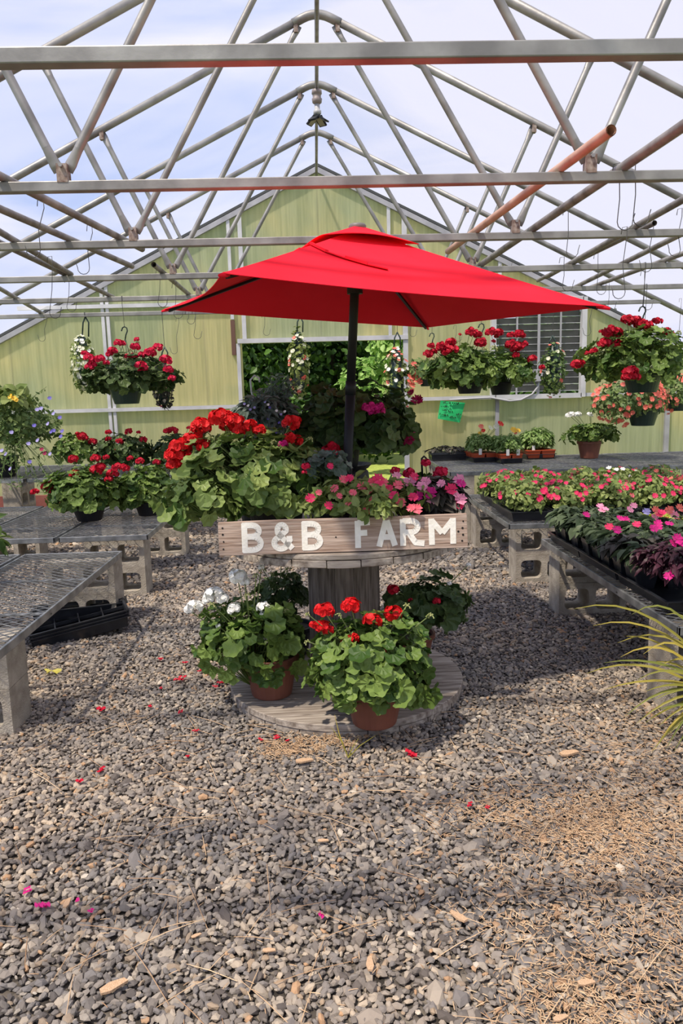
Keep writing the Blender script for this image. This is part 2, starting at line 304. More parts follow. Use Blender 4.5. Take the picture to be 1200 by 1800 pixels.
for k, o in enumerate(sorted([q for q in COL.objects if q.name.startswith('wood_chip')], key=lambda q: q.location.y)):
    o['label'] = 'orange-tan wood chip lying on the gravel, %s nearest the camera' % ORD[k]; del o['yk']
# ------------------------------------------------------------------ shell: film, end wall, framing
def film_mat(name, tr, c):
    m, n, l, out = newmat(name); a = n.new('ShaderNodeBsdfTransparent'); b = n.new('ShaderNodeBsdfTranslucent'); d = n.new('ShaderNodeBsdfDiffuse')
    b.inputs['Color'].default_value = (*c, 1); d.inputs['Color'].default_value = (*c, 1)
    m1 = n.new('ShaderNodeMixShader'); m1.inputs['Fac'].default_value = .35; l.new(b.outputs[0], m1.inputs[1]); l.new(d.outputs[0], m1.inputs[2])
    t = n.new('ShaderNodeTexCoord'); mp_ = n.new('ShaderNodeMapping'); mp_.inputs['Scale'].default_value = (1, 3, 1); z = n.new('ShaderNodeTexNoise'); z.inputs['Scale'].default_value = 1.2; z.inputs['Detail'].default_value = 4
    l.new(t.outputs['Object'], mp_.inputs[0]); l.new(mp_.outputs[0], z.inputs['Vector'])
    r = n.new('ShaderNodeMapRange'); r.inputs['To Min'].default_value = 1-tr-.06; r.inputs['To Max'].default_value = 1-tr+.06; l.new(z.outputs['Fac'], r.inputs['Value'])
    mx = n.new('ShaderNodeMixShader'); l.new(r.outputs[0], mx.inputs['Fac']); l.new(a.outputs[0], mx.inputs[1]); l.new(m1.outputs[0], mx.inputs[2]); l.new(mx.outputs[0], out.inputs['Surface']); return m
FM = film_mat('clear_poly_film', .76, (.80, .80, .86)); ZE = zr(X0+HW)
mb = MB()
for s_ in (-1, 1):
    n_ = 24; V = []
    for i in range(n_+1):
        y = YB+(YW+.05-YB)*i/n_
        for j in range(13): x = X0+s_*HW*j/12; V.append((x, y, zr(x)+.035+.006*math.sin(i*2.1+j)))
    mb.add(V, [(i*13+j, i*13+j+1, (i+1)*13+j+1, (i+1)*13+j) for i in range(n_) for j in range(12)])
o = part('ceiling', mb, FM, smooth=True); o['kind'] = 'structure'
for s_, nm in ((-1, 'wall_left'), (1, 'wall_right')):
    x = X0+s_*HW; o = part(nm, MB().add([(x, YB, 0), (x, YW, 0), (x, YW, ZE+.03), (x, YB, ZE+.03)], [(0, 1, 2, 3)]), FM); o['kind'] = 'structure'
pts = [(X0-HW, 0), (X0+HW, 0), (X0+HW, ZE), (X0, ZR), (X0-HW, ZE)]
o = part('wall_front', MB().add([(x, YB, z) for x, z in pts], [tuple(range(5))]), FM); o['kind'] = 'structure'
def poly_mat():
    m, n, l, out = newmat('yellowed_corrugated_panel'); t = n.new('ShaderNodeTexCoord')
    mp_ = n.new('ShaderNodeMapping'); mp_.inputs['Scale'].default_value = (9, 1, .5); l.new(t.outputs['Object'], mp_.inputs[0])
    z = n.new('ShaderNodeTexNoise'); z.inputs['Scale'].default_value = 3; z.inputs['Detail'].default_value = 6; l.new(mp_.outputs[0], z.inputs['Vector'])
    z2 = n.new('ShaderNodeTexNoise'); z2.inputs['Scale'].default_value = .9; z2.inputs['Detail'].default_value = 3; l.new(t.outputs['Object'], z2.inputs['Vector'])
    r = n.new('ShaderNodeValToRGB'); r.color_ramp.elements[0].position = .3; r.color_ramp.elements[0].color = (.70, .69, .48, 1); r.color_ramp.elements[1].position = .68; r.color_ramp.elements[1].color = (.86, .82, .60, 1)
    r2 = n.new('ShaderNodeValToRGB'); r2.color_ramp.elements[0].position = .38; r2.color_ramp.elements[0].color = (.80, .87, .84, 1); r2.color_ramp.elements[1].position = .62; r2.color_ramp.elements[1].color = (1, .97, .84, 1)
    mx = n.new('ShaderNodeMix'); mx.data_type = 'RGBA'; mx.blend_type = 'MULTIPLY'; mx.inputs['Factor'].default_value = 1
    l.new(z.outputs['Fac'], r.inputs['Fac']); l.new(z2.outputs['Fac'], r2.inputs['Fac']); l.new(r.outputs[0], mx.inputs['A']); l.new(r2.outputs[0], mx.inputs['B'])
    wv = n.new('ShaderNodeTexWave'); wv.inputs['Scale'].default_value = 9; l.new(t.outputs['Object'], wv.inputs['Vector']); bp_ = n.new('ShaderNodeBump'); bp_.inputs['Strength'].default_value = .12; bp_.inputs['Distance'].default_value = .01; l.new(wv.outputs['Fac'], bp_.inputs['Height'])
    d = n.new('ShaderNodeBsdfPrincipled'); d.inputs['Roughness'].default_value = .6; tr = n.new('ShaderNodeBsdfTranslucent')
    for q in (d.inputs['Base Color'], tr.inputs['Color']): l.new(mx.outputs['Result'], q)
    for q in (d, tr): l.new(bp_.outputs[0], q.inputs['Normal'])
    ms = n.new('ShaderNodeMixShader'); ms.inputs['Fac'].default_value = .66; l.new(d.outputs[0], ms.inputs[1]); l.new(tr.outputs[0], ms.inputs[2]); l.new(ms.outputs[0], out.inputs['Surface']); return m
DX0, DX1, DZ = -.90, 1.12, 1.985; WX0, WX1, WZ0, WZ1 = 2.26, 3.36, 1.27, 2.40
# wall as vertical strips with holes for the doorway and the louvre
mb = MB()
def slab(x0, x1, z0, z1f):
    za, zb = z1f(x0), z1f(x1); t = .008
    V = [(x, y, z) for y in (YW, YW+t) for x, z in ((x0, z0), (x1, z0), (x1, zb), (x0, za))]
    mb.add(V, [(0, 1, 2, 3), (7, 6, 5, 4), (0, 4, 5, 1), (2, 6, 7, 3), (1, 5, 6, 2), (3, 7, 4, 0)])
top = lambda x: zr(x)
xs = [X0-HW, -3.75, -2.55, -1.36, DX0]
for a, b in zip(xs, xs[1:]): slab(a, b, .0, top)
slab(DX0, X0, DZ, top); slab(X0, DX1, DZ, top); slab(DX1, WX0, 0, top); slab(WX0, WX1, 0, lambda x: WZ0); slab(WX0, WX1, WZ1, top); slab(WX1, 4.45, 0, top); slab(4.45, X0+HW, 0, top)
o = part('wall_back', mb, poly_mat()); o['kind'] = 'structure'
tn = [0]
def trim(mb_, m): tn[0] += 1; o = part('trim_%d' % tn[0], mb_, m); o['kind'] = 'structure'; return o
yf = YW-.022
def vpost(x, z0, z1, wd=.05, m=None): trim(MB().box((x, yf, (z0+z1)/2), (wd, .04, z1-z0)), m or M['white'])
def hrail(x0, x1, z, h=.045, m=None, y=None): trim(MB().box(((x0+x1)/2, (y or yf)-.012, z), (x1-x0, .05, h)), m or M['white'])
for dx in (-.03, .03): vpost(-2.55+dx, 0, zr(-2.55)-.03, .038)
vpost(-1.0, 2.28, zr(-1.0)-.03, .04); vpost(-.86, DZ, zr(-.86)-.03, .05); vpost(.95, DZ, zr(.95)-.03, .04); vpost(1.14, 0, zr(1.14)-.03, .06)
vpost(-.945, 0, DZ, .045); vpost(2.3, 0, WZ0, .045, M['grey']); vpost(4.5, 0, zr(4.5)-.03, .06, M['grey'])
vpost(2.32, WZ1, zr(2.32)-.03, .04)
o = trim(MB().box((-1.0, yf, 2.06), (.05, .05, .42)), mat('brown_board_end', (.14, .07, .05), .7))
hrail(-4.8, -.97, 1.215); hrail(1.17, 4.9, 1.245); hrail(-2.6-1.0, -1.02, 2.47); hrail(DX0-.05, DX1+.05, DZ+.03, .055)
for s_ in (-1, 1):
    P0 = (X0, yf-.005, ZR-.06); P1 = (X0+s_*HW, yf-.005, ZE-.06); trim(MB().tube([P0, P1], .04, 4, sq=True), M['grey'])
    P0 = (X0, yf-.02, ZR-.005); P1 = (X0+s_*HW, yf-.02, ZE-.005); trim(MB().tube([P0, P1], .02, 4, sq=True), M['dark'])
for x0, x1 in ((X0-HW, DX0-.05),):
    b = MB().box(((x0+x1)/2, yf-.03, .085), (x1-x0, .04, .17)); o = part('baseboard_back', b, M['redboard']); o['kind'] = 'structure'
# louvred vent
wn = thing('window_1', None, None, (0, 0, 0)); wn['kind'] = 'structure'
b = MB(); xm, zm = (WX0+WX1)/2, (WZ0+WZ1)/2
b.box((WX0-.02, yf-.02, zm), (.06, .09, WZ1-WZ0+.1)).box((WX1+.02, yf-.02, zm), (.06, .09, WZ1-WZ0+.1)).box((xm, yf-.02, WZ0-.03), (WX1-WX0, .09, .06)).box((xm, yf-.02, WZ1+.03), (WX1-WX0, .09, .06))
part('window_frame', b, M['white'], wn)
for k in (1, 2, 3):
    x = WX0+(WX1-WX0)*k/4; part('mullion', MB().box((x, yf-.04, zm), (.03 if k == 2 else .018, .02, WZ1-WZ0)), M['grey'], wn)
for k in range(13):
    z = WZ0+.04+(WZ1-WZ0-.04)*k/13; ca, sa = math.cos(.28), math.sin(.28)
    part('louvre_blade', MB().box((xm, YW+.02, z+.035), (WX1-WX0-.02, .004, .070), [(1, 0, 0), (0, ca, -sa), (0, sa, ca)]), M['blade'], wn)
    part('blade_edge', MB().box((xm, YW+.0, z-.006), (WX1-WX0-.02, .012, .006)), M['white'], wn)
# ------------------------------------------------------------------ trusses
def flat_end(b, p, q, r):
    """pipe pressed flat at the two ends, round between"""
    p = np.array(p); q = np.array(q); d = q-p; ln = np.linalg.norm(d); d = d/ln
    b.tube([p+d*.09, q-d*.09], r, 10, cap=False)
    for e, s_ in ((p, 1), (q, -1)):
        c0 = e+d*s_*.09; side = np.cross(d, (0, 1, 0)); V = []
        for t, ww, hh in ((0, 1, 1), (.45, 1.15, .62), (.8, 1.3, .22), (1.15, 1.2, .16)):
            cc = c0-d*s_*.09*t
            for j in range(10): a = 2*PI*j/10; V.append(cc+side*math.cos(a)*r*ww+np.array([0, 1, 0])*math.sin(a)*r*hh)
        b.add(V, [(i*10+j, i*10+(j+1) % 10, (i+1)*10+(j+1) % 10, (i+1)*10+j) for i in range(3) for j in range(10)]+[tuple(range(30, 40))])
def make_truss():
    t = ob('roof_truss', None, None, (X0, 0, 0)); hz = (ZR-HC)/SL
    for s_ in (-1, 1):
        part('rafter', MB().tube([(s_*.09, 0, -SL*.09-.01+ZR), (s_*HW, 0, ZR-SL*HW-.01)], .027, 12), M['galv'], t, True)
    P = [(-.17, 0, ZR-.01-SL*.17)]+[(.1*u, 0, ZR-.01-SL*.1*(u*u*.5+.5)) for u in np.linspace(-1, 1, 7)]+[(.17, 0, ZR-.01-SL*.17)]
    part('ridge_elbow', MB().tube(P, .031, 12), M['galv'], t, True)
    bevel(part('bottom_chord', MB().box((0, 0, HC), (2*hz-.05, .045, .042)), M['galv'], t), .004)
    for s_ in (-1, 1):
        b = MB(); flat_end(b, (s_*1.155, 0, HC+.075), (s_*1.575, .0, ZR-SL*1.575-.055), .019); part('web_strut', b, M['galv'], t, True)
        b = MB(); flat_end(b, (s_*1.105, 0, HC+.075), (s_*.135, .0, ZR-SL*.135-.055), .019); part('web_strut', b, M['galv'], t, True)
        part('chord_bracket', MB().box((s_*1.13, 0, HC+.052), (.045, .05, .075)), M['rust'], t)
        for x in (1.13,): part('bolt', MB().tube([(s_*x, -.04, HC+.08), (s_*x, .04, HC+.08)], .009, 6), M['galv'], t)
        for x in (.15, 1.585): part('rafter_bracket', MB().box((s_*x, 0, ZR-SL*x-.052), (.03, .04, .06)), M['rust'], t)
    return t
tl = ['galvanised pipe roof truss nearest the camera, its wide crossbar along the top of the picture', 'roof truss second from the camera, crossbar passing above the umbrella', 'roof truss third from the camera, crossbar just behind the top of the red umbrella',
      'roof truss fourth from the camera, its peak the highest one in the picture', 'roof truss fifth from the camera, beside the small hanging lamp', 'farthest of the galvanised roof trusses, next to the green end wall']
tr0 = make_truss()
for k in range(6):
    t = tr0 if k == 0 else copy_tree(tr0)
    t.location = (X0, Y0+k*S, 0); tag(t, tl[k], 'roof truss', 'pipe roof trusses')
t0 = copy_tree(tr0); t0.location = (X0, Y0-S, 0); tag(t0, 'roof truss above and behind the camera', 'roof truss', 'pipe roof trusses')
tag(part('ridge_pipe', MB().tube([(X0, YB, ZR-.13), (X0, YW-.05, ZR-.13)], .016, 10), M['pipe'], smooth=True), 'long thin pipe running under the roof ridge to the end wall', 'pipe')
# loose pipes lying across the crossbars
zp = HC+.021+.020
def pipe(a, b, m, label, r=.019, hollow=True):
    p, q = at(*a, Z=zp), at(*b, Z=zp); d = nrm(q-p)
    mb_ = MB().tube([p, q], r, 12, cap=False).tube([q, p], r*.82, 12, cap=False)
    tag(part('loose_pipe', mb_, m, smooth=True), label, 'pipe', 'pipes laid over the crossbars')
pipe((-60, 279), (250, 438), M['pipe'], 'dark rusty pipe over the left crossbars, nearest the camera, its open end visible')
pipe((-60, 341), (232, 468), M['pipe'], 'grey pipe laid over the left crossbars, second one down from the camera')
pipe((-60, 372), (125, 482), M['pipe'], 'brown pipe over the left crossbars, upper one of a close pair')
pipe((-60, 398), (200, 523), M['pipe'], 'brown pipe over the left crossbars, lower one of a close pair')
pipe((-40, 484), (78, 553), M['pipe'], 'far left pipe laid over the last crossbars by the end wall')
pipe((270, 465), (336, 521), M['pipe'], 'short pipe with a dark open end left of the umbrella')
pipe((1074, 229), (787, 442), M['copper'], 'pinkish copper-coloured pipe laid over the crossbars right of the umbrella', .021)
pipe((1290, 160), (835, 472), M['pipe'], 'long grey pipe over the right crossbars, nearest the aisle', .022)
pipe((1290, 300), (960, 487), M['pipe'], 'grey pipe over the right crossbars, outside the long one')
pipe((1150, 392), (945, 493), M['pipe'], 'thin grey pipe lying close beside another over the right crossbars', .016)
pipe((1270, 375), (1010, 505), M['pipe'], 'grey pipe over the far right crossbars, upper of two')
pipe((1270, 420), (1035, 506), M['pipe'], 'grey pipe over the far right crossbars, lower of two')
# ------------------------------------------------------------------ lamp at the ridge
p = at(555, 160, Y=5.9); lp = thing('hanging_lamp', 'small black four-panel lamp hanging from the ridge pipe', 'lamp', (X0, 6.86, ZR-.13-.016))
part('socket', MB().lathe([(0, 0), (.042, 0), (.044, -.03), (.036, -.035), (.036, -.065), (.044, -.07), (.04, -.10), (.02, -.115), (0, -.115)], 20), mat('cream_socket', (.24, .20, .20), .5), lp, True)
part('lamp_base', MB().lathe([(0, -.11), (.022, -.11), (.024, -.16), (.034, -.165), (.034, -.19), (.018, -.20), (0, -.20)], 16), M['conduit'], lp, True)
for k in range(4):
    a = PI/4+k*PI/2+.2; R = Matrix.Rotation(a, 3, 'Z')@Matrix.Rotation(.62, 3, 'Y')
    h = ob('lamp_panel', MB().box((.068, 0, -.006), (.10, .072, .014)).mesh('lamp_panel', M['black']), lp, (0, 0, -.19)); h.rotation_euler = R.to_euler()
    ob('led_face', MB().box((.070, 0, -.015), (.078, .05, .004)).mesh('led_face', M['lamp']), h)
# ------------------------------------------------------------------ wire hooks
def hook(px, y0, y1, Y, side=1, z0=None, name='wire_hook', bend=0):
    a, b_ = at(px, y0, Y=Y), at(px+bend, y1, Y=Y); r = .035*side
    top_ = [a+np.array([-.02, 0, -.02]), a+np.array([-.015, 0, .015]), a+np.array([.012, 0, .02]), a+np.array([.012, 0, -.03])]
    mid = (a+b_)/2+np.array([.012*side, 0, 0]); e = [b_+np.array([r*(1-math.cos(t)), 0, -abs(r)*math.sin(t)+.035]) for t in np.linspace(0, PI*1.05, 7)]
    e.append(e[-1]+np.array([r*.25, 0, .03]))
    return part(name, MB().tube(top_+[mid]+e, .0022, 5), M['wire'], smooth=True)
hk = [(72, 355, 452, 3.9, -1, 'below the left pipes, nearest the camera'), (88, 456, 560, 5.0, 1, 'joined below the nearest left hook'), (158, 400, 482, 4.6, -1, 'with its open end turned left, above the left geranium'), (118, 492, 548, 5.8, 1, 'long and open to the right below the fourth crossbar'),
      (80, 558, 600, 8.2, -1, 'thin one at the far left below the last crossbar'), (278, 478, 540, 5.9, 1, 'hanging from the short pipe left of the umbrella'), (306, 502, 560, 6.2, 1, 'under the left tip of the umbrella'), (329, 548, 570, 7.0, 1, 'short one right below the umbrella\'s left tip'),
      (312, 562, 622, 8.2, -1, 'straight thin one above the far end wall, left of the doorway'), (341, 548, 596, 7.2, 1, 'thin paired wire left of the doorway'), (1084, 295, 405, 3.4, 1, 'upper left of the pair on the long right pipe'), (1112, 285, 398, 3.4, 1, 'upper right of the pair on the long right pipe'),
      (1098, 405, 525, 4.2, -1, 'hung on the pair of upper right hooks'), (995, 372, 453, 4.5, 1, 'from the long right pipe above the umbrella edge'), (988, 457, 512, 5.0, 1, 'lower one linked above the umbrella edge'), (1145, 392, 478, 4.6, -1, 'from the outer right pipe above the big geranium'),
      (1195, 372, 450, 4.6, -1, 'at the right border of the picture'), (1048, 450, 518, 5.6, 1, 'above the right tip of the umbrella'), (1038, 538, 590, 6.9, -1, 'just below the right tip of the umbrella'), (1068, 500, 545, 6.9, 1, 'small one over the right basket'),
      (1130, 480, 545, 5.8, 1, 'twisted one holding the big right geranium basket'), (882, 470, 478, 5.8, 1, 'tiny one on the crossbar above the umbrella'), (800, 575, 600, 8.1, 1, 'thin wire right of the umbrella\'s back corner'), (720, 560, 592, 8.2, 1, 'thin wire above the doorway post'), (463, 555, 590, 8.2, 1, 'short wire under the canopy left of the doorway')]
for (x, ya, yb, Y, sd, d) in hk: tag(hook(x, ya, yb, Y, sd), 'bent wire hook, '+d, 'hook', 'wire hooks under the roof')
# ------------------------------------------------------------------ cable spool
SX, SY, SR = .10, 3.27, .532; ST = .742
sp = thing('cable_spool', 'big weathered wooden cable spool used as a plant table in the aisle', 'cable spool', (SX, SY, 0))
def disc(z0, z1, R, m, name, cut=(), ang=0.):
    """round of side-by-side planks: each plank clipped by the circle"""
    mb_ = MB(); nb = 8; wd = 2*R/nb; ca, sa = math.cos(ang), math.sin(ang)
    for i in range(nb):
        a, b_ = -R+i*wd+.0016, -R+(i+1)*wd-.0016
        ys = np.linspace(a, b_, 7); X = np.sqrt(np.maximum(R*R-ys*ys, 1e-5))
        pts_ = [(x, y) for x, y in zip(X, ys)]+[(-x, y) for x, y in zip(X[::-1], ys[::-1])]
        dz = random.uniform(-.0015, .0015)
        mb_.prism([(x*ca-y*sa, x*sa+y*ca) for x, y in pts_], z0+dz, z1+dz)
    return part(name, mb_, m, sp)
bevel(disc(.0, .028, SR-.004, M['wood'], 'bottom_disc', ang=PI/2+.12), .002, 1); bevel(disc(.030, .060, SR, M['wood'], 'bottom_disc', ang=.10), .003, 1)
bevel(disc(ST-.052, ST-.024, SR-.012, M['wood'], 'top_disc', ang=PI/2+.1), .002, 1); bevel(disc(ST-.022, ST, SR-.015, M['wood'], 'top_disc', ang=.15), .003, 1)
for k in range(12):
    a0, a1 = 2*PI*k/12+.25, 2*PI*(k+1)/12+.238; R1, R2 = .162, .135
    pts_ = [(R1*math.cos(a), R1*math.sin(a)) for a in np.linspace(a0, a1, 5)]+[(R2*math.cos(a), R2*math.sin(a)) for a in np.linspace(a1, a0, 5)]
    part('core_stave', MB().prism(pts_, .06, ST-.052), M['woodv'], sp)
# ------------------------------------------------------------------ sign board
bw, bh, bt = .955, .131, .022
sb = thing('sign_board', 'long wooden plank sign with white painted lettering on the spool\'s front edge', 'sign', (SX-.012, 2.80, ST+.002))
sb.rotation_euler = (-.05, 0, 0)
o = part('plank', MB().prism([(-bw/2, 0), (bw/2+.004, .001), (bw/2, bh+.003), (.1, bh-.001), (-.2, bh+.001), (-bw/2, bh-.002)], -bt/2, bt/2, lambda x, y, z: (x, -z, y)), M['board'], sb); bevel(o, .002)
YF = -bt/2
def stroke(mb_, P, wd, k):
    """painted brush stroke with round ends on the board's face"""
    P = np.array(P, float); y0 = YF-.0006-.00008*k; y1 = y0-.0009
    f = lambda x, y, z: (x, z, y)
    for (p, q) in zip(P, P[1:]):
        d = nrm(q-p); n_ = np.array([-d[1], d[0]])*wd/2
        mb_.prism([tuple(p-n_), tuple(q-n_), tuple(q+n_), tuple(p+n_)], y0, y1, f)
    for p in P[1:-1]: mb_.prism([(p[0]+wd/2*math.cos(t), p[1]+wd/2*math.sin(t)) for t in np.linspace(0, 2*PI, 13)[:-1]], y0+.00004, y1+.00004, f)
arc = lambda cx, cy, rx, ry, a, b, n=9: [(cx+rx*math.cos(t), cy+ry*math.sin(t)) for t in np.linspace(a, b, n)]
U = lambda u: -bw/2+bw*u
def letter(ch, u0, u1, v0, v1):
    x0, x1, y0, y1 = U(u0)+.009, U(u1)-.009, bh*v0+.009, bh*v1-.009; w_, h_ = x1-x0, y1-y0; mb_ = MB(); W = .0225; xm_ = (x0+x1)/2
    S_ = []
    if ch == 'B':
        S_ = [[(x0, y0-.008), (x0, y1+.008)], [(x0-.008, y1)]+arc(x0+w_*.45, y0+h_*.77, w_*.45, h_*.23, PI/2, -PI/2)+[(x0, y0+h_*.54)], [(x0, y0+h_*.54)]+arc(x0+w_*.48, y0+h_*.27, w_*.52, h_*.27, PI/2, -PI/2)+[(x0-.008, y0)]]
    if ch == '&':
        S_ = [[(x1+.004, y0-.002), (x0+w_*.22, y0+h_*.66)]+arc(x0+w_*.45, y0+h_*.8, w_*.25, h_*.2, PI*1.0, -.3, 9)+[(x0+w_*.25, y0+h_*.47)]+arc(x0+w_*.38, y0+h_*.24, w_*.40, h_*.25, PI*.75, PI*1.75, 10)+[(x0+w_*.85, y0+h_*.3), (x0+w_*.95, y0+h_*.42)], [(x0+w_*.72, y0+h_*.40), (x1+.004, y0+h_*.40)]]
    if ch == 'F': S_ = [[(x0, y0-.008), (x0, y1+.008)], [(x0, y1), (x1+.005, y1+.001)], [(x0, y0+h_*.55), (x1-.006, y0+h_*.56)]]
    if ch == 'A': S_ = [[(x0-.003, y0-.008), (xm_-.003, y1+.006)], [(xm_, y1+.006), (x1+.003, y0-.006)], [(x0+w_*.2, y0+h_*.33), (x1-w_*.2, y0+h_*.33)]]
    if ch == 'R': S_ = [[(x0, y0-.008), (x0, y1+.008)], [(x0, y1)]+arc(x0+w_*.42, y0+h_*.75, w_*.33, h_*.25, PI/2, -PI/2)+[(x0, y0+h_*.5)], [(x0+w_*.28, y0+h_*.5), (x0+w_*.62, y0+h_*.04), (x1+.006, y0-.001)]]
    if ch == 'M': S_ = [[(x0+.002, y0-.008), (x0, y1+.006)], [(x0, y1), (xm_, y0+h_*.42)], [(xm_, y0+h_*.42), (x1, y1)], [(x1, y1+.006), (x1, y0-.006)]]
    for k, s_ in enumerate(S_): stroke(mb_, s_, W, k)
    tag(part('painted_letter', mb_, M['paint'], sb), 'white painted %s' % {'&': 'ampersand'}.get(ch, 'letter '+ch), None)
for a in [('B', .095, .178, .08, .95), ('&', .214, .30, .10, .93), ('B', .335, .416, .10, .94), ('F', .549, .612, .10, .92), ('A', .637, .714, .12, .92), ('R', .731, .83, .12, .93), ('M', .846, .953, .12, .93)]: letter(*a)
b = MB()
for u, v in [(.018, .82), (.018, .63), (.02, .42), (.018, .2), (.985, .8), (.982, .6), (.984, .4), (.98, .22), (.47, .45), (.965, .5)]:
    b.tube([(U(u), YF-.0012, bh*v), (U(u), YF+.004, bh*v)], random.uniform(.003, .0045), 8)
part('nail', b, M['nail'], sb); sb.children[-1]['kind'] = 'stuff'
# ------------------------------------------------------------------ umbrella
um = thing('patio_umbrella', 'square red canvas umbrella tilted over the wooden spool', 'umbrella', (.113, 3.318, ST))
nvec = nrm(np.array([.065, -.019, 1.])); B = np.array([.113, 3.318, ST]); TOP = np.array([.179, 3.299, 1.707])
def cpt(u, v, h=0): # canopy plane point, u v in half sides, h above the corner plane
    th = .312; a = u*.72; c = v*.745; x = a*math.cos(th)-c*math.sin(th); y = a*math.sin(th)+c*math.cos(th)
    return np.array([TOP[0]+x, TOP[1]+y, TOP[2]-.065*x+.019*y])+nvec*h-B
HT = .325
part('pole', MB().tube([nvec*-.02*0+(0, 0, .0), nvec*.62], .0215, 16).tube([nvec*.60, nvec*.66], .0235, 16).tube([nvec*.60, nvec*(1.02+HT-.06)], .0195, 16), M['black'], um, True)
def canopy(h_of, umax, n=16, sagc=0):
    V = []; F = []; idx = {}
    for i in range(n+1):
        for j in range(n+1):
            u, v = -1+2*i/n, -1+2*j/n; r = max(abs(u), abs(v)); 
            e = 1-(min(abs(u), abs(v))/max(r, 1e-6))**2 # 1 mid side, 0 along the rib
            ins = 1-.065*e*r**2
            V.append(cpt(u*umax*ins, v*umax*ins, h_of(r, e)))
    for i in range(n):
        for j in range(n): 
            a = i*(n+1)+j; q = (a, a+n+1, a+n+2, a+1)
            if (i-n/2+.5)*(j-n/2+.5) > 0: F += [(q[0], q[1], q[2]), (q[0], q[2], q[3])]
            else: F += [(q[0], q[1], q[3]), (q[1], q[2], q[3])]
    return V, F
V, F = canopy(lambda r, e: HT*(1-r)**1.04+.004-.022*e*r*(1-r)*2-.006*e*r**3, 1.0, 32)
o = part('canopy', MB().add(V, np.array(F)), M['red_cloth'], um, True); sd = o.modifiers.new('cloth', 'SOLIDIFY'); sd.thickness = .0022
o.modifiers.new('edges', 'EDGE_SPLIT').split_angle = math.radians(12)
canopy_o = o
V, F = canopy(lambda r, e: HT*(1-r*.27)+.020+.022*e*r**2+.0*r, .27, 12)
o = part('vent_cap', MB().add(V, np.array(F)), M['red_cloth'], um, True); sd = o.modifiers.new('cloth', 'SOLIDIFY'); sd.thickness = .0025
# folded hem loop at each corner and the tie strap lying on the front panel
for su in (-1, 1):
    for sv in (-1, 1):
        c0 = cpt(su*.965, sv*.965, .016); c1 = cpt(su*1.012, sv*1.012, -.004); b = MB().tube([c0-nvec*.012, (c0+c1)/2-nvec*.006, c1-nvec*.002], [.009, .008, .005], 8)
        part('corner_pocket', b, M['red_cloth'], um, True)
        p = cpt(su*.97, sv*.97, .0); q = nvec*(.965+HT-.045)
        d = nrm(p-q); part('rib', MB().tube([q, q+(p-q)*.5-nvec*.002, p-nvec*.004], .0085, 4, sq=True), M['black'], um)
        m_ = q+(p-q)*.42-nvec*.004; part('stretcher', MB().tube([nvec*1.06, m_], .006, 4, sq=True), M['black'], um)
part('runner', MB().lathe([(.021, -.03), (.034, -.03), (.034, .03), (.021, .03)], 16), M['black'], um, loc=nvec*1.06)
part('hub', MB().lathe([(0, -.03), (.036, -.03), (.036, .02), (.02, .03)], 16), M['black'], um, loc=nvec*(.965+HT-.045))
part('finial', MB().lathe([(.0, -.03), (.034, -.03), (.038, -.012), (.032, -.004), (.014, .0), (.0, .001)], 20), mat('grey_finial', (.16, .15, .15), .5), um, True, loc=nvec*(.965+HT+.03))
def surf(u, v): 
    r = max(abs(u), abs(v)); e = 1-(min(abs(u), abs(v))/max(r, 1e-6))**2; i_ = 1-.065*e*r*r
    return cpt(u*i_, v*i_, HT*(1-r)**1.04+.006-.022*e*r*(1-r)*2-.006*e*r**3)
P = [surf(-.42, -.10), surf(-.46, -.2), surf(-.44, -.32), surf(-.42, -.42), surf(-.36, -.50), surf(-.28, -.56), surf(-.18, -.62), surf(-.08, -.66)]
b = MB()
for k, (p, q) in enumerate(zip(P, P[1:])):
    d = nrm(q-p); s_ = np.cross(d, nvec)*.012; wz = nvec*(.004+.006*(k % 2)); b.add([p-s_+wz, p+s_+wz, q+s_+wz, q-s_+wz, p-s_, p+s_, q+s_, q-s_], [(0, 1, 2, 3), (4, 7, 6, 5), (0, 3, 7, 4), (1, 5, 6, 2), (0, 4, 5, 1), (3, 2, 6, 7)])
part('tie_strap', b, M['red_cloth'], um)
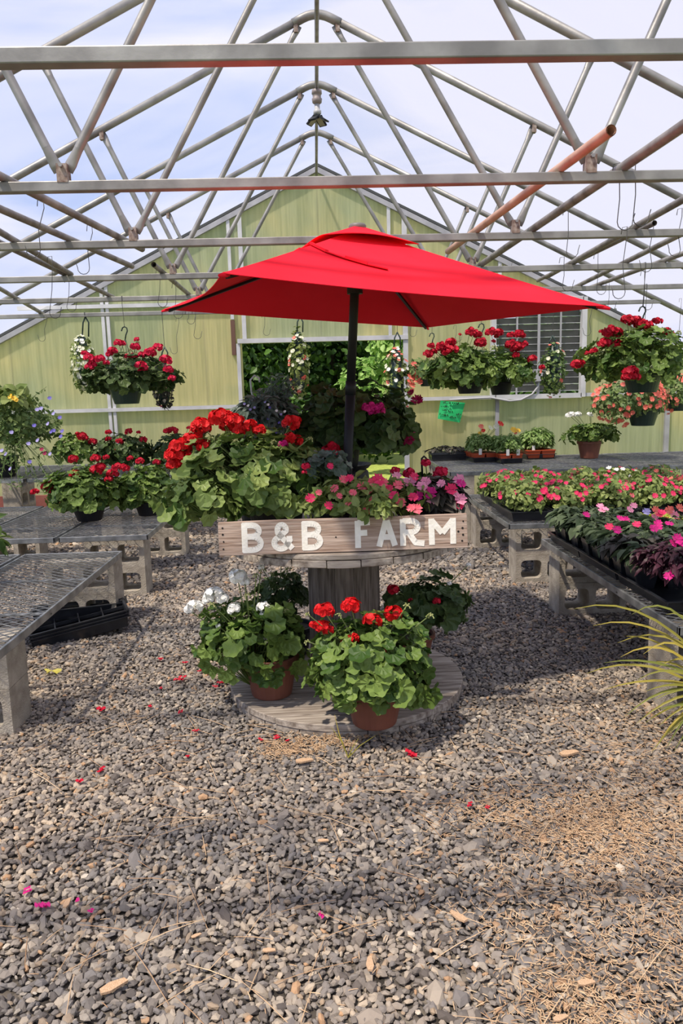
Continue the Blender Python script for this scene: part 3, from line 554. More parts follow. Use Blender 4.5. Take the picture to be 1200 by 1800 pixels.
# ------------------------------------------------------------------ concrete blocks and mesh benches
def block_mesh():
    """block lying on its side: two rounded cores open towards the camera"""
    mb_ = MB(); L_, D_, H_ = .40, .195, .197; xs_ = [-.2, -.165, -.02, .02, .165, .2]
    def ring(cx):
        hw, hh, r = .0725, .064, .03; P_ = []
        for qx, qz, a in ((1, 1, 0), (-1, 1, 90), (-1, -1, 180), (1, -1, 270)):
            for t in (0, 30, 60, 90):
                A = math.radians(a+t); P_.append((cx+qx*(hw-r)+r*math.cos(A), H_/2+qz*(hh-r)+r*math.sin(A)))
        return P_
    V = []; F = []
    for y, rv in ((-D_/2, False), (D_/2, True)):
        base = len(V)
        V += [(-L_/2, y, 0), (L_/2, y, 0), (L_/2, y, H_), (-L_/2, y, H_), (0, y, 0), (0, y, H_)]
        for cx in (-.0925, .0925): V += [(x, y, z) for x, z in ring(cx)]
        for ci, (bl, br, tr_, tl_) in enumerate(((0, 4, 5, 3), (4, 1, 2, 5))):
            r_ = [base+6+16*ci+k for k in range(16)]; q = [base+i for i in (bl, br, tr_, tl_)]
            # ring order: k0..3 top right, 4..7 top left, 8..11 bottom left, 12..15 bottom right
            fs = [[q[2]]+r_[0:4][::-1], [q[3]]+r_[4:8][::-1], [q[0]]+r_[8:12][::-1], [q[1]]+r_[12:16][::-1],
                  [q[2], r_[3], r_[4], q[3]], [q[3], r_[7], r_[8], q[0]], [q[0], r_[11], r_[12], q[1]], [q[1], r_[15], r_[0], q[2]]]
            F += [tuple(f[::-1]) if rv else tuple(f) for f in fs]
    n2 = 38
    for ci in range(2):
        for k in range(16): a, c = 6+16*ci+k, 6+16*ci+(k+1) % 16; F.append((a, c, c+n2, a+n2))
    for a, c in ((0, 4), (4, 1), (1, 2), (2, 5), (5, 3), (3, 0)): F.append((a, c, c+n2, a+n2))
    mb_.add(V, F); return mb_.mesh('concrete_block', M['block'])
BMSH = block_mesh()
def block(x, y, z, label, rz=0, grp=None):
    o = ob('concrete_block', BMSH, None, (x, y, z), (0, 0, rz)); tag(o, label, 'concrete block', grp); return o
def pair(x, y, desc, n=2, rz=0, dx=.0):
    for k in range(n):
        w_ = (['lower', 'upper'] if n == 2 else ['bottom', 'middle', 'top'])[k]
        block(x+dx*random.uniform(-1, 1), y+.004*k, .005+.199*k, '%s grey concrete block %s' % (w_, desc), rz, 'concrete blocks under the benches')
def mesh_panel(wd, ln):
    mb_ = MB(); nx = int(wd/.06); ny = int(ln/.025); hx = wd/nx/2
    for j in range(ny):
        y = (j+.5)*ln/ny; xs_ = np.arange(2*nx+1)*hx; ys_ = y+np.where(np.arange(2*nx+1) % 2 == 0, -.0105, .0105)*(1 if j % 2 else -1)
        t = .0014; n_ = len(xs_); V = [(x, yy+a, .0+b_) for x, yy in zip(xs_, ys_) for a, b_ in ((-t, 0), (t, 0), (t, .003), (-t, .003))]
        F = [(4*i+k, 4*i+(k+1) % 4, 4*i+4+(k+1) % 4, 4*i+4+k) for i in range(n_-1) for k in range(4)]
        mb_.add(V, F)
    return mb_.mesh('wire_mesh', M['mesh'])
PC = {}
def bench_panel(x, y, z, wd, ln, label, grp):
    """steel frame with expanded mesh; x y is the near left corner"""
    t = thing('bench_panel', label, 'bench top', (x, y, z), grp); key = (wd, ln)
    if key not in PC:
        f = MB(); 
        for c, d in (((wd/2, .006, -.012), (wd, .012, .036)), ((wd/2, ln-.006, -.012), (wd, .012, .036)), ((.006, ln/2, -.012), (.012, ln, .036)), ((wd-.006, ln/2, -.012), (.012, ln, .036))): f.box(c, d)
        for k in (1, 2): f.box((wd/2, ln*k/3, -.016), (wd, .02, .012))
        PC[key] = (f.mesh('panel_frame', M['frame']), mesh_panel(wd, ln))
    bevel(ob('panel_frame', PC[key][0], t), .003, 2); ob('wire_mesh', PC[key][1], t); return t
ZB = .432
LB = 'mesh bench panels'
bench_panel(-1.79, 2.60, ZB, .585, 1.85, 'empty steel mesh bench panel nearest the camera on the left, above black trays', LB)
bench_panel(-2.40, 2.60, ZB, .585, 1.85, 'steel mesh bench panel cut by the left border, beside the empty near one', LB)
bench_panel(-1.765, 4.96, ZB, .60, 1.56, 'mesh bench panel under the red geraniums, along the left aisle', LB)
bench_panel(-2.39, 4.96, ZB, .60, 1.56, 'mesh bench panel left of the one under the red geraniums', LB)
bench_panel(-3.02, 4.96, ZB, .60, 1.56, 'mesh bench panel at the left border behind the empty bench', LB)
for k, x in enumerate((-3.96, -3.34, -2.72, -2.10, -1.48)): bench_panel(x, 6.95, .632, .60, 1.4, 'back left mesh bench panel by the end wall, %s from the left' % ORD[k], LB)
for k, x in enumerate((1.345, 1.965, 2.585)): bench_panel(x, 2.66, ZB, .60, 1.74, 'near right mesh bench panel, %s from the aisle, holding potted impatiens' % ORD[k], LB)
for k, x in enumerate((1.28, 1.90, 2.52, 3.14)): bench_panel(x, 4.91, ZB, .60, 1.50, 'middle right mesh bench panel, %s from the aisle, full of pink impatiens trays' % ORD[k], LB)
for k, x in enumerate((1.15, 1.77, 2.39, 3.01, 3.63)): bench_panel(x, 6.42, .632, .60, 1.36, 'high mesh bench panel along the right end wall, %s from the left' % ORD[k], LB)
pair(-1.435, 4.43, 'at the far end of the near left bench'.replace('near left', 'empty near left')); pair(-1.475, 2.98, 'at the lower left corner of the picture under the near bench'.replace('at the', 'near the'))
pair(-2.2, 4.30, 'under the left border bench, far end'); pair(-2.2, 2.98, 'hidden by the left border under the near bench')
pair(-1.41, 5.10, 'under the near end of the left geranium bench'); pair(-2.65, 5.18, 'under the left end of the geranium bench, at the left border'); pair(-1.36, 6.38, 'under the far aisle corner of the left geranium bench'); pair(-2.6, 6.38, 'under the far left corner of the geranium bench')
for k, (x, y) in enumerate(((-3.3, 7.08), (-1.95, 7.1), (-3.3, 8.2), (-1.9, 8.2))): pair(x, y, 'of the back left bench by the wall, %s column' % ORD[k], 3, PI/2)
pair(1.60, 4.30, 'at the far end of the near right bench'); pair(1.60, 2.92, 'behind the grass at the near end of the right bench'); pair(2.5, 4.28, 'under the far outer end of the near right bench'); pair(2.5, 2.92, 'under the near outer end of the right bench')
pair(1.55, 5.07, 'at the near end of the middle right bench'); pair(1.53, 6.28, 'at the far end of the middle right bench'); pair(2.8, 5.07, 'under the middle right bench, near outer leg'); pair(2.8, 6.28, 'under the middle right bench, far outer leg')
for k, (x, y) in enumerate(((1.27, 6.62), (2.98, 6.62), (4.0, 6.62), (1.27, 7.6), (2.98, 7.6), (4.0, 7.6))): pair(x, y, 'of the high bench on the right, %s column' % ORD[k], 3, PI/2)
# ------------------------------------------------------------------ plants: leaf, flower and pot shapes (unit size)
def leaf_ger(n=21):
    """round scalloped leaf, folded and ruffled; base at the origin, pointing +Y"""
    V = [(0, .05, 0)]; A = np.linspace(-2.62, 2.62, n)
    for k, a in enumerate(A[::2]): V.append((.55*math.sin(a), .42+.50*math.cos(a), -.07+.05*math.cos(k*PI)))
    m1 = len(V)
    for k, a in enumerate(A):
        r = 1+.09*math.cos(k*PI*.5*1.0+.3)+.04*math.cos(a*3); V.append((.98*r*math.sin(a), .42+.92*r*math.cos(a), .10+.09*math.sin(k*PI/2+.5)))
    F = []; ni = len(A[::2])
    for k in range(ni-1): F += [(0, 1+k+1, 1+k), (1+k, 1+k+1, m1+2*k+1), (1+k, m1+2*k+1, m1+2*k), (1+k+1, m1+2*k+2, m1+2*k+1)]
    return np.array(V)*.5, np.array(F)
def leaf_lance(wd=.36, fold=.12, droop=.25):
    V = [(0, 0, 0), (-wd*.8, .3, fold), (0, .32, 0), (wd*.8, .3, fold), (-wd*.75, .65, fold-.3*droop), (0, .68, -.35*droop), (wd*.75, .65, fold-.3*droop), (0, 1.05, -droop)]
    F = [(0, 2, 1), (0, 3, 2), (1, 2, 5), (1, 5, 4), (2, 3, 6), (2, 6, 5), (4, 5, 7), (5, 6, 7)]
    return np.array(V, float), np.array(F)
def leaf_blade(wd=.06, seg=4, droop=.9):
    V = []; 
    for i in range(seg+1):
        t = i/seg; w_ = wd*(1-t**2.2)+.002; V += [(-w_, t, .35*t-droop*t*t*.6), (w_, t, .35*t-droop*t*t*.6)]
    return np.array(V), np.array([(2*i, 2*i+1, 2*i+3) for i in range(seg)]+[(2*i, 2*i+3, 2*i+2) for i in range(seg)])
def frame_of(N_, D_):
    N_ = nrm(N_); D_ = nrm(D_-N_*np.sum(D_*N_, -1, keepdims=True)); X_ = np.cross(D_, N_); return np.stack([X_, D_, N_], -1)
def scatter(mb_, V, F, P, R, s):
    n = len(P); W = np.einsum('nij,kj->nki', R, V)*np.asarray(s).reshape(n, 1, 1)+P[:, None]
    mb_.add(W.reshape(-1, 3), (F[None]+(np.arange(n)*len(V))[:, None, None]).reshape(-1, 3))
def dome(n, R, zmin=-.4, inner=.55, seed=0, lump=.16):
    g = np.random.default_rng(seed); D = nrm(g.normal(size=(n*4, 3))); D = D[D[:, 2] > zmin][:n]; n = len(D)
    ph_ = g.uniform(0, 6, 6); lf = 1+lump*(np.sin(3.1*D[:, 0]+ph_[0])*np.cos(2.7*D[:, 1]+ph_[1])+.6*np.sin(5.3*D[:, 2]+4*D[:, 0]+ph_[2])+.5*np.cos(6*D[:, 1]+5*D[:, 0]+ph_[3]))
    rad = (inner+(1-inner)*g.uniform(0, 1, n)**.5)*lf; return D, D*rad[:, None]*np.array(R), g
LG = leaf_ger(); LL = leaf_lance(); LN = leaf_lance(.22, .07, .3); LR = leaf_lance(.42, .08, .15); LB_ = leaf_blade()
def foliage(kind, R, n, ls, seed, zmin=-.4, root=-.6, pet_=True, inner=.5):
    D, P, g = dome(n, R, zmin, inner, seed); n = len(D); mb_ = MB()
    R_ = np.array(R)
    if kind == 'ger':
        N_ = nrm(D/R_*R_.mean()+np.array([0, 0, .45])+g.normal(0, .33, (n, 3))); Dn = D*np.array([1, 1, .3])+g.normal(0, .5, (n, 3))-np.array([0, 0, .35])
        s = ls*g.uniform(.6, 1.2, n); Fr = frame_of(N_, Dn); scatter(mb_, *LG, P-Fr[:, :, 1]*(s*.25)[:, None], Fr, s)
    elif kind == 'ball':
        N_ = nrm(D+np.array([0, 0, .3])+g.normal(0, .5, (n, 3))); scatter(mb_, *LR, P, frame_of(N_, D+g.normal(0, .7, (n, 3))), ls*g.uniform(.6, 1.25, n))
    elif kind == 'lance':
        N_ = nrm(np.array([0, 0, 1.])+D*.6+g.normal(0, .3, (n, 3))); scatter(mb_, *LL, P*.8, frame_of(N_, D*np.array([1, 1, .4])+g.normal(0, .25, (n, 3))), ls*g.uniform(.6, 1.25, n))
    elif kind == 'narrow':
        N_ = nrm(np.array([0, 0, 1.])+D*.6+g.normal(0, .4, (n, 3))); scatter(mb_, *LN, P*.9, frame_of(N_, D+g.normal(0, .4, (n, 3))), ls*g.uniform(.6, 1.25, n))
    if pet_:
        k = max(1, n//(2 if kind == 'ger' else 6)); root_ = np.array([0, 0, root*R_[2]])
        for q in P[::max(1, n//k)][:160]:
            mid = (root_+q)/2+np.array([0, 0, .15*R_[2]])*.6; mb_.tube([root_, mid, q], [.0022, .0018, .0014], 3, cap=False)
    return mb_
FC = {}
def fol_mesh(kind, R, n, ls, seed, m, **k):
    key = (kind, R, n, ls, seed, m.name)
    if key not in FC: FC[key] = foliage(kind, R, n, ls, seed, **k).mesh('foliage', m)
    return FC[key]
def head_mesh(m, seed, nf=36, flat=.75, pw=.21, spread=1.06):
    """round geranium head: florets of five petals on a ball, unit radius"""
    g = np.random.default_rng(seed); mb_ = MB(); D = nrm(g.normal(size=(nf*3, 3))); D = D[D[:, 2] > -.35][:nf]
    for d in D:
        c = d*np.array([1, 1, flat])*g.uniform(.62, .85)*spread; Fr = frame_of((d+g.normal(0, .22, 3))[None], g.normal(size=(1, 3)))[0]
        for j in range(5):
            a = 2*PI*j/5+g.normal(0, .12); ca, sa = math.cos(a), math.sin(a); pt = np.array([(0, 0, -.08), (-.62, .55, .05), (-.55, 1.05, .14), (0, 1.22, .08), (.55, 1.05, .14), (.62, .55, .05), (0, .6, -.02)])*pw*1.25
            q = np.stack([pt[:, 0]*ca-pt[:, 1]*sa, pt[:, 0]*sa+pt[:, 1]*ca, pt[:, 2]], -1); mb_.add(c+q@Fr.T, np.array([(0, 6, 1), (1, 6, 2), (2, 6, 3), (3, 6, 4), (4, 6, 5), (5, 6, 0)]))
    return mb_.mesh('flower_head', m, False)
def flat_flower(m, seed, np_=5, cup=.12, cut=1.0):
    g = np.random.default_rng(seed); mb_ = MB()
    for j in range(np_):
        a = 2*PI*j/np_+g.normal(0, .08); ca, sa = math.cos(a), math.sin(a); wq = 2.0*math.sin(PI/np_)*.5; cu = cup+g.uniform(-.12, .22)
        pt = np.array([(0, .03, -.08), (-wq*.6, .5, .02), (-wq*.78, .9, cu+.06), (0, .84*cut, cu*.5), (wq*.78, .9, cu-.06), (wq*.6, .5, .02), (0, .5, -.04)])
        q = np.stack([pt[:, 0]*ca-pt[:, 1]*sa, pt[:, 0]*sa+pt[:, 1]*ca, pt[:, 2]+.01*j], -1); mb_.add(q, np.array([(0, 1, 6), (1, 2, 6), (2, 3, 6), (3, 4, 6), (4, 5, 6), (5, 0, 6)]))
    mb_.add([(.1*math.cos(t), .1*math.sin(t), .05) for t in np.linspace(0, 2*PI, 7)[:-1]]+[(0, 0, -.15)], [tuple(range(6))]+[(i, (i+1) % 6, 6) for i in range(6)])
    return mb_.mesh('flower', m)
HC_ = {}
def head_of(key, i):
    k = (key, i % 3)
    if k not in HC_: HC_[k] = head_mesh(M[key], 50+i % 3)
    return HC_[k]
def flow_of(key, i, n=5):
    k = ('fl', key, i % 2, n)
    if k not in HC_: HC_[k] = flat_flower(M[key], 5+i % 2, n)
    return HC_[k]
STM = MB().tube([(0, 0, 0), (.01, 0, -.5), (0, 0, -1)], [1, 1.1, 1.2], 5, cap=False).mesh('flower_stem', M['stem'])
BUD = MB()
for k in range(9):
    a = k*2.4; BUD.tube([(0, 0, 0), (.6*math.cos(a)*(.4+k/12), .6*math.sin(a)*(.4+k/12), .35-.07*k), (.85*math.cos(a)*(.4+k/12), .85*math.sin(a)*(.4+k/12), .30-.12*k)], [.05, .08, .16], 5)
BUD = BUD.mesh('bud_cluster', M['bud'])
def pot_mb(r, h, r2=None, rim=.016, k=28, rimh=None):
    r2 = r2 or r*.72; rh = rimh or h*.16
    return MB().lathe([(0, .004), (r2*.96, 0), (r2, .006), (r-rim*.4, h-rh), (r+rim*.25, h-rh), (r+rim*.35, h), (r-.006, h), (r-.008, h-rh), (r*.95-.004, h*.86), (0, h*.86)], k)
POTC = {}
def pot(parent, r, h, m, loc=(0, 0, 0), name='pot', **k):
    key = (r, h, m.name, str(k))
    if key not in POTC: POTC[key] = (pot_mb(r, h, **k).mesh(name, m, False), MB().lathe([(0, h*.875), (r*.93, h*.87)], 16).mesh('soil', M['soil']))
    o = ob(name, POTC[key][0], parent, loc); es = o.modifiers.new('smooth', 'BEVEL'); es.width = .002; es.segments = 1; es.limit_method = 'ANGLE'
    ob('soil', POTC[key][1], o); return o
def head(parent, base, wp, r, key, i, stem_to, flower='head', face=None, n=5):
    """a flower of its own under its plant; wp world point, base the plant's origin"""
    L_ = np.array(wp)-np.array(base)
    if flower == 'head':
        o = ob('flower_head', head_of(key, i), parent, L_, (random.uniform(-.3, .3), random.uniform(-.3, .3), i*2.1), (r,)*3)
    elif flower == 'bud': o = ob('bud_cluster', BUD, parent, L_, (random.uniform(-.4, .4), .2, i*1.3), (r,)*3)
    else:
        f = face if face is not None else nrm(np.array([random.uniform(-.5, .5), -.75, .65]))
        q = Vector(f).to_track_quat('Z', 'Y').to_euler(); o = ob('flower', flow_of(key, i, n), parent, L_, q, (r,)*3)
    if stem_to is not None:
        d = Vector(np.array(stem_to)-L_); ln = d.length
        s_ = ob('flower_stem', STM, parent); q = (-d).to_track_quat('Z', 'Y'); s_.parent = o
        Mo = Matrix.LocRotScale(o.location, o.rotation_euler, o.scale); Ms = Matrix.LocRotScale(Vector(L_), q, Vector((.0022, .0022, ln)))
        loc, rq, sc = (Mo.inverted()@Ms).decompose(); s_.location = loc; s_.rotation_euler = rq.to_euler(); s_.scale = sc
    return o
def heads(parent, base, lst, Y, key, root, kind='head', dy=None, n=5, stems=True):
    for i, h in enumerate(lst):
        x, y, r = h[:3]; yy = Y+(dy(x, y) if dy else 0)+(h[3] if len(h) > 3 else 0); wp = at(x, y, Y=yy)
        L_ = wp-np.array(base); st = None
        if stems: st = np.array(root)+(L_-np.array(root))*.35; st = (st[0], st[1], min(st[2], L_[2]-.03))
        head(parent, base, wp, r*yy/FPX*1.12, (key if isinstance(key, str) else key[i % len(key)]), i, st, kind, n=n)
def plant(name, label, cat, base, potspec, fkind, fpx, Y, frad, n, ls, leafk, grp=None, seed=1, zmin=-.45, foc=None, **k):
    """thing at BASE with a pot; foliage centred on photo pixel fpx at depth Y, radii FRAD"""
    t = thing(name, label, cat, base, grp)
    if potspec: pot(t, *potspec)
    fc = at(*fpx, Y=Y); ob('foliage', fol_mesh(fkind, frad, n, ls, seed, M[leafk], zmin=zmin, **k), t, fc-np.array(base)); return t, fc-np.array(base)
pr = lambda d, Y: round(d*Y/FPX, 3)
# ------------------------------------------------------------------ plants on the lower disc of the spool
b0 = at(478, 1218, Z=.062); b0[2] = .061; Y = b0[1]-.02
t, fc = plant('potted_geranium', 'white-flowered geranium in a terracotta pot on the left of the spool\'s bottom disc', 'potted plant', b0, (.122, .185, M['terra'], (0, 0, 0)), 'ger', (442, 1130), Y, (pr(100, Y), .22, pr(76, Y)), 300, .078, 'ger', seed=3, zmin=-.62, grp=None, root=-1.1)
heads(t, b0, [(417, 1013, 16), (430, 1022, 10), (376, 1044, 17), (390, 1052, 12), (366, 1053, 12), (343, 1066, 15), (331, 1072, 9), (411, 1070, 13), (463, 1068, 13), (464, 1081, 9), (487, 1079, 8), (466, 1124, 6), (383, 1100, 5), (459, 997, 6)], Y-.05, 'f_white', fc-np.array([0, 0, .05]))
heads(t, b0, [(372, 1062, 9), (450, 1010, 7), (503, 1072, 6), (434, 1045, 8), (478, 1142, 9)], Y-.08, 'bud', fc, 'bud')
b0 = at(658, 1268, Z=.062); b0[2] = .061; Y = b0[1]
t, fc = plant('potted_geranium', 'red geranium in a terracotta pot at the front of the spool\'s bottom disc', 'potted plant', b0, (.122, .15, M['terra'], (0, 0, 0)), 'ger', (648, 1168), Y-.02, (pr(122, Y), .23, pr(88, Y)), 440, .074, 'ger', seed=8, zmin=-.62, root=-1.0)
heads(t, b0, [(569, 1074, 19), (616, 1064, 18), (655, 1092, 19), (690, 1078, 17), (566, 1101, 14), (577, 1108, 11), (552, 1099, 10), (610, 1130, 13), (621, 1122, 12), (668, 1132, 8), (671, 1143, 9), (605, 1131, 8)], Y-.06, 'f_red', fc-np.array([0, 0, .05]))
heads(t, b0, [(715, 1064, 9), (756, 1081, 9), (687, 1174, 10), (539, 1127, 7), (596, 1080, 7), (540, 1079, 6), (735, 1130, 7)], Y-.1, 'bud', fc, 'bud')
b0 = np.array([.42, 3.40, .061]); Y = 3.33
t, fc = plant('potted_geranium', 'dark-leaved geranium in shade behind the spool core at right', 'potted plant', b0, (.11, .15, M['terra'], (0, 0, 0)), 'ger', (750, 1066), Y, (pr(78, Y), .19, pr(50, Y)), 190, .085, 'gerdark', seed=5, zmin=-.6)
heads(t, b0, [(690, 1036, 11), (767, 1057, 8), (721, 1055, 5)], Y-.14, 'f_crim', fc); heads(t, b0, [(789, 1026, 5), (823, 993, 5)], Y, 'f_white', fc)
b0 = np.array([-.16, 3.58, .061]); Y = 3.5
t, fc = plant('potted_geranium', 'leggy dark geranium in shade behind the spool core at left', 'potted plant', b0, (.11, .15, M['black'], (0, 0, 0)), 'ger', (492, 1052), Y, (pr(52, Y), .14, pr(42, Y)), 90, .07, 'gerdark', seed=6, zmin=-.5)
heads(t, b0, [(460, 998, 9), (478, 1008, 7), (505, 1000, 8), (520, 1012, 7), (494, 990, 6)], Y, 'bud', fc, 'bud')
# ------------------------------------------------------------------ plants on the spool top
zt = ST+.001
b0 = np.array([-.19, 3.20, zt]); Y = 3.20
t, fc = plant('potted_geranium', 'large pale-leaved red geranium on the left of the spool top above the sign', 'potted plant', b0, (.135, .17, M['black'], (0, 0, 0)), 'ger', (455, 845), Y, (pr(140, Y), .27, pr(92, Y)), 520, .094, 'gerlight', seed=12, zmin=-.5, root=-.8)
ob('foliage', fol_mesh('ger', (.17, .14, .11), 80, .088, 77, M['gerlight'], zmin=-.7), t, at(360, 880, Y=3.0)-b0)
heads(t, b0, [(384, 734, 19), (410, 741, 18), (398, 750, 13), (419, 757, 13), (354, 750, 19), (346, 758, 12), (342, 774, 17), (357, 783, 13), (333, 770, 12), (316, 786, 20), (308, 800, 19), (325, 803, 15), (306, 818, 15), (318, 815, 13), (440, 749, 14), (455, 756, 12), (512, 744, 17), (519, 775, 15), (508, 768, 10), (430, 752, 10), (398, 732, 13)], Y-.05, 'f_red', fc)
heads(t, b0, [(497, 781, 9)], Y-.1, 'f_mag', fc)
heads(t, b0, [(385, 819, 12), (413, 775, 9), (370, 770, 7), (480, 775, 7), (545, 770, 7)], Y-.18, 'bud', fc, 'bud')
b0 = np.array([.115, 3.62, zt]); stn = thing('pot_stand', 'black upturned pot used as a stand under the tall geranium behind the pole', 'stand', b0)
part('stand_body', MB().lathe([(.155, 0), (.16, .012), (.13, .225), (.115, .24), (0, .24)], 28), M['black'], stn); part('saucer', MB().lathe([(0, .241), (.13, .241), (.15, .262), (.146, .262), (.126, .247), (0, .247)], 28), M['black'], stn)
b0 = np.array([.115, 3.62, zt+.249]); Y = 3.62
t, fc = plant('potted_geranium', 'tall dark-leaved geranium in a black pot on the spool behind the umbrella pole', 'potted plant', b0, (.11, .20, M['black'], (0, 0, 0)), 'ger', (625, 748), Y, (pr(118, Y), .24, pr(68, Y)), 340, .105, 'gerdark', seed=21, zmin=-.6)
heads(t, b0, [(648, 717, 13), (657, 722, 11), (668, 722, 10), (667, 714, 8)], Y-.26, 'f_mag', fc); heads(t, b0, [(720, 770, 15), (712, 779, 9), (730, 776, 9)], Y-.1, 'f_wine', fc)
heads(t, b0, [(580, 792, 17), (592, 800, 14), (573, 803, 9), (601, 818, 5)], Y-.26, 'f_crim', fc); heads(t, b0, [(732, 704, 11), (722, 690, 6)], Y, 'f_wine', fc, 'flat', n=7)
b0 = np.array([.0, 3.02, zt]); Y = 3.0
t, fc = plant('potted_geranium', 'small variegated geranium with red buds on the spool in front of the umbrella pole', 'potted plant', b0, (.07, .09, M['black'], (0, 0, 0)), 'ger', (574, 818), Y, (pr(38, Y), .09, pr(26, Y)), 60, .062, 'silver', seed=9, zmin=-.5)
heads(t, b0, [(537, 820, 8), (580, 818, 6), (535, 830, 5)], Y-.08, 'f_hcrim', fc)
b0 = np.array([-.29, 3.56, zt]); Y = 3.56
t, fc = plant('potted_lobelia', 'greyish trailing plant with an upright white hanger on the spool behind the red geranium', 'potted plant', b0, (.12, .20, M['black'], (0, 0, 0)), 'narrow', (462, 735), Y, (pr(56, Y), .16, pr(46, Y)), 900, .055, 'silver', seed=31, zmin=-.6)
for i in range(34): 
    x, y = random.gauss(462, 28), random.gauss(745, 16); heads(t, b0, [(x, y, 2.5)], Y-.14, ['f_lav', 'f_blue', 'f_white'][i % 3], fc, 'flat', stems=False)
hp = lambda x, y, Y_: at(x, y, Y=Y_)-b0
part('hanger', MB().tube([hp(455, 760, Y), hp(448, 705, Y), hp(442, 690, Y), hp(440, 668, Y), hp(447, 660, Y), hp(455, 664, Y), hp(456, 672, Y)], .005, 6).tube([hp(400, 760, Y), hp(443, 698, Y)], .0025, 5), M['conduit'], t, True)
b = MB(); g = np.random.default_rng(4)
for i in range(26):
    a = g.uniform(-.6, .6); top_ = at(475+i*2.2+g.uniform(-10, 10), 700-g.uniform(0, 46), Y=Y+g.uniform(-.1, .1))-b0; b.tube([fc, (fc+top_)/2+np.array([a*.05, 0, .02]), top_], [.0022, .0018, .001], 4)
    n = 12; tt = g.uniform(.35, 1, n)[:, None]; scatter(b, *LN, fc+(top_-fc)*tt, frame_of(g.normal(size=(n, 3)), g.normal(size=(n, 3))), g.uniform(.02, .035, n))
part('upright_sprays', b, M['silver'], t)
b0 = np.array([.17, 2.96, zt]); Y = 2.93
t, fc = plant('potted_impatiens', 'salmon-pink impatiens spilling over the middle of the sign board', 'potted plant', b0, (.11, .10, M['black'], (0, 0, 0)), 'ball', (640, 880), Y, (pr(98, Y), .12, pr(38, Y)), 620, .043, 'imp', seed=41, zmin=-.55)
b = foliage('ball', (pr(34, 2.75), .028, pr(24, 2.75)), 70, .038, 43, pet_=False); ob('foliage', b.mesh('foliage', M['imp']), t, at(666, 898, Y=2.77)-b0)
heads(t, b0, [(545, 876, 9), (588, 859, 8), (603, 843, 8), (614, 841, 8), (636, 855, 9), (648, 861, 9), (664, 843, 11), (655, 848, 9), (673, 849, 9), (692, 871, 9), (704, 884, 9), (666, 897, 8), (577, 889, 8), (644, 897, 8), (699, 853, 9), (726, 874, 9), (732, 895, 10), (722, 893, 8), (580, 820, 6), (620, 866, 7), (596, 872, 6), (684, 858, 7), (560, 866, 6), (612, 884, 6), (655, 880, 7)], Y-.115, ['f_pink', 'f_salm', 'f_salm'], fc, 'flat', dy=lambda x, y: .05 if y < 865 else (-.03 if y > 890 else 0), stems=False)
b0 = np.array([.46, 3.0, zt]); Y = 3.0
t, fc = plant('potted_impatiens', 'bronze-leaved New Guinea impatiens with bright pink flowers at the right end of the sign', 'potted plant', b0, (.11, .10, M['black'], (0, 0, 0)), 'lance', (758, 870), Y, (pr(54, Y), .13, pr(34, Y)), 380, .062, 'ngdark', seed=44, zmin=-.5)
heads(t, b0, [(722, 848, 11), (741, 855, 10), (755, 867, 12), (758, 878, 10), (792, 860, 11), (800, 868, 8), (806, 843, 10), (810, 850, 9), (809, 878, 11), (806, 888, 9), (697, 838, 9), (712, 848, 9), (735, 872, 9), (775, 850, 8), (728, 838, 8), (748, 846, 9)], Y-.12, ['f_lpink', 'f_lpink', 'f_mag', 'f_lpink', 'f_pink'], fc, 'flat', dy=lambda x, y: .08 if y < 850 else 0, stems=False)
b0 = np.array([.43, 3.30, zt]); Y = 3.3
t, fc = plant('potted_geranium', 'small red geranium with a black hanger behind the pink impatiens', 'potted plant', b0, (.09, .09, M['black'], (0, 0, 0)), 'ger', (752, 856), Y, (pr(42, Y), .1, pr(20, Y)), 60, .06, 'ger', seed=46, zmin=-.4)
heads(t, b0, [(748, 814, 9), (774, 831, 13), (768, 838, 9), (718, 832, 11), (694, 828, 9)], Y-.05, 'f_hcrim', fc)
hp = lambda x, y, Y_: at(x, y, Y=Y_)-b0
part('hanger', MB().tube([hp(743, 850, Y), hp(741, 815, Y), hp(741, 806, Y), hp(745, 802, Y), hp(749, 806, Y), hp(749, 811, Y)], .005, 6), M['black'], t, True)
# ------------------------------------------------------------------ hanging baskets
def hang(name, label, cat, px, py, Y, potr, potm, hookpx, grp=None, hookm='dgreen', poth=None, wire_to=None):
    """px py: middle of the pot's bottom"""
    b_ = at(px, py, Y=Y); t = thing(name, label, cat, b_, grp or 'hanging baskets'); h = poth or potr*1.05; pot(t, potr, h, potm)
    hk_ = at(*hookpx, Y=Y)-b_; L_ = MB(); hr = .026
    L_.tube([hk_+np.array([-.03, 0, -.01]), hk_+np.array([-hr, 0, .0]), hk_+np.array([-.018, 0, .02]), hk_+np.array([0, 0, .028]), hk_+np.array([.02, 0, .018]), hk_+np.array([.024, 0, -.01]), hk_+np.array([.008, 0, -.045]), hk_+np.array([0, 0, -.08])], .006, 6)
    part('hanger_hook', L_, M[hookm], t, True)
    for k in range(3):
        a = PI/2+k*2*PI/3; part('hanger_strap', MB().tube([hk_+np.array([0, 0, -.075]), (potr*math.cos(a), potr*math.sin(a), h)], .0028, 5), M[hookm], t)
    if wire_to is not None:
        w1 = hk_*np.array([1, 1, 0])+np.array([0, -.026, HC-b_[2]]); part('wire', MB().tube([hk_+np.array([0, 0, .022]), w1+np.array([0, 0, -.03]), w1+np.array([0, 0, .024]), w1+np.array([0, .05, .026]), w1+np.array([0, .052, -.01])], .0025, 5), M['wire'], t)
    return t, b_
def addfol(t, b_, kind, fpx, Y, R, n, ls, lk, seed, **k):
    fc = at(*fpx, Y=Y)-b_; ob('foliage', fol_mesh(kind, R, n, ls, seed, M[lk], **k), t, fc); return fc
Y = Y0+4*S
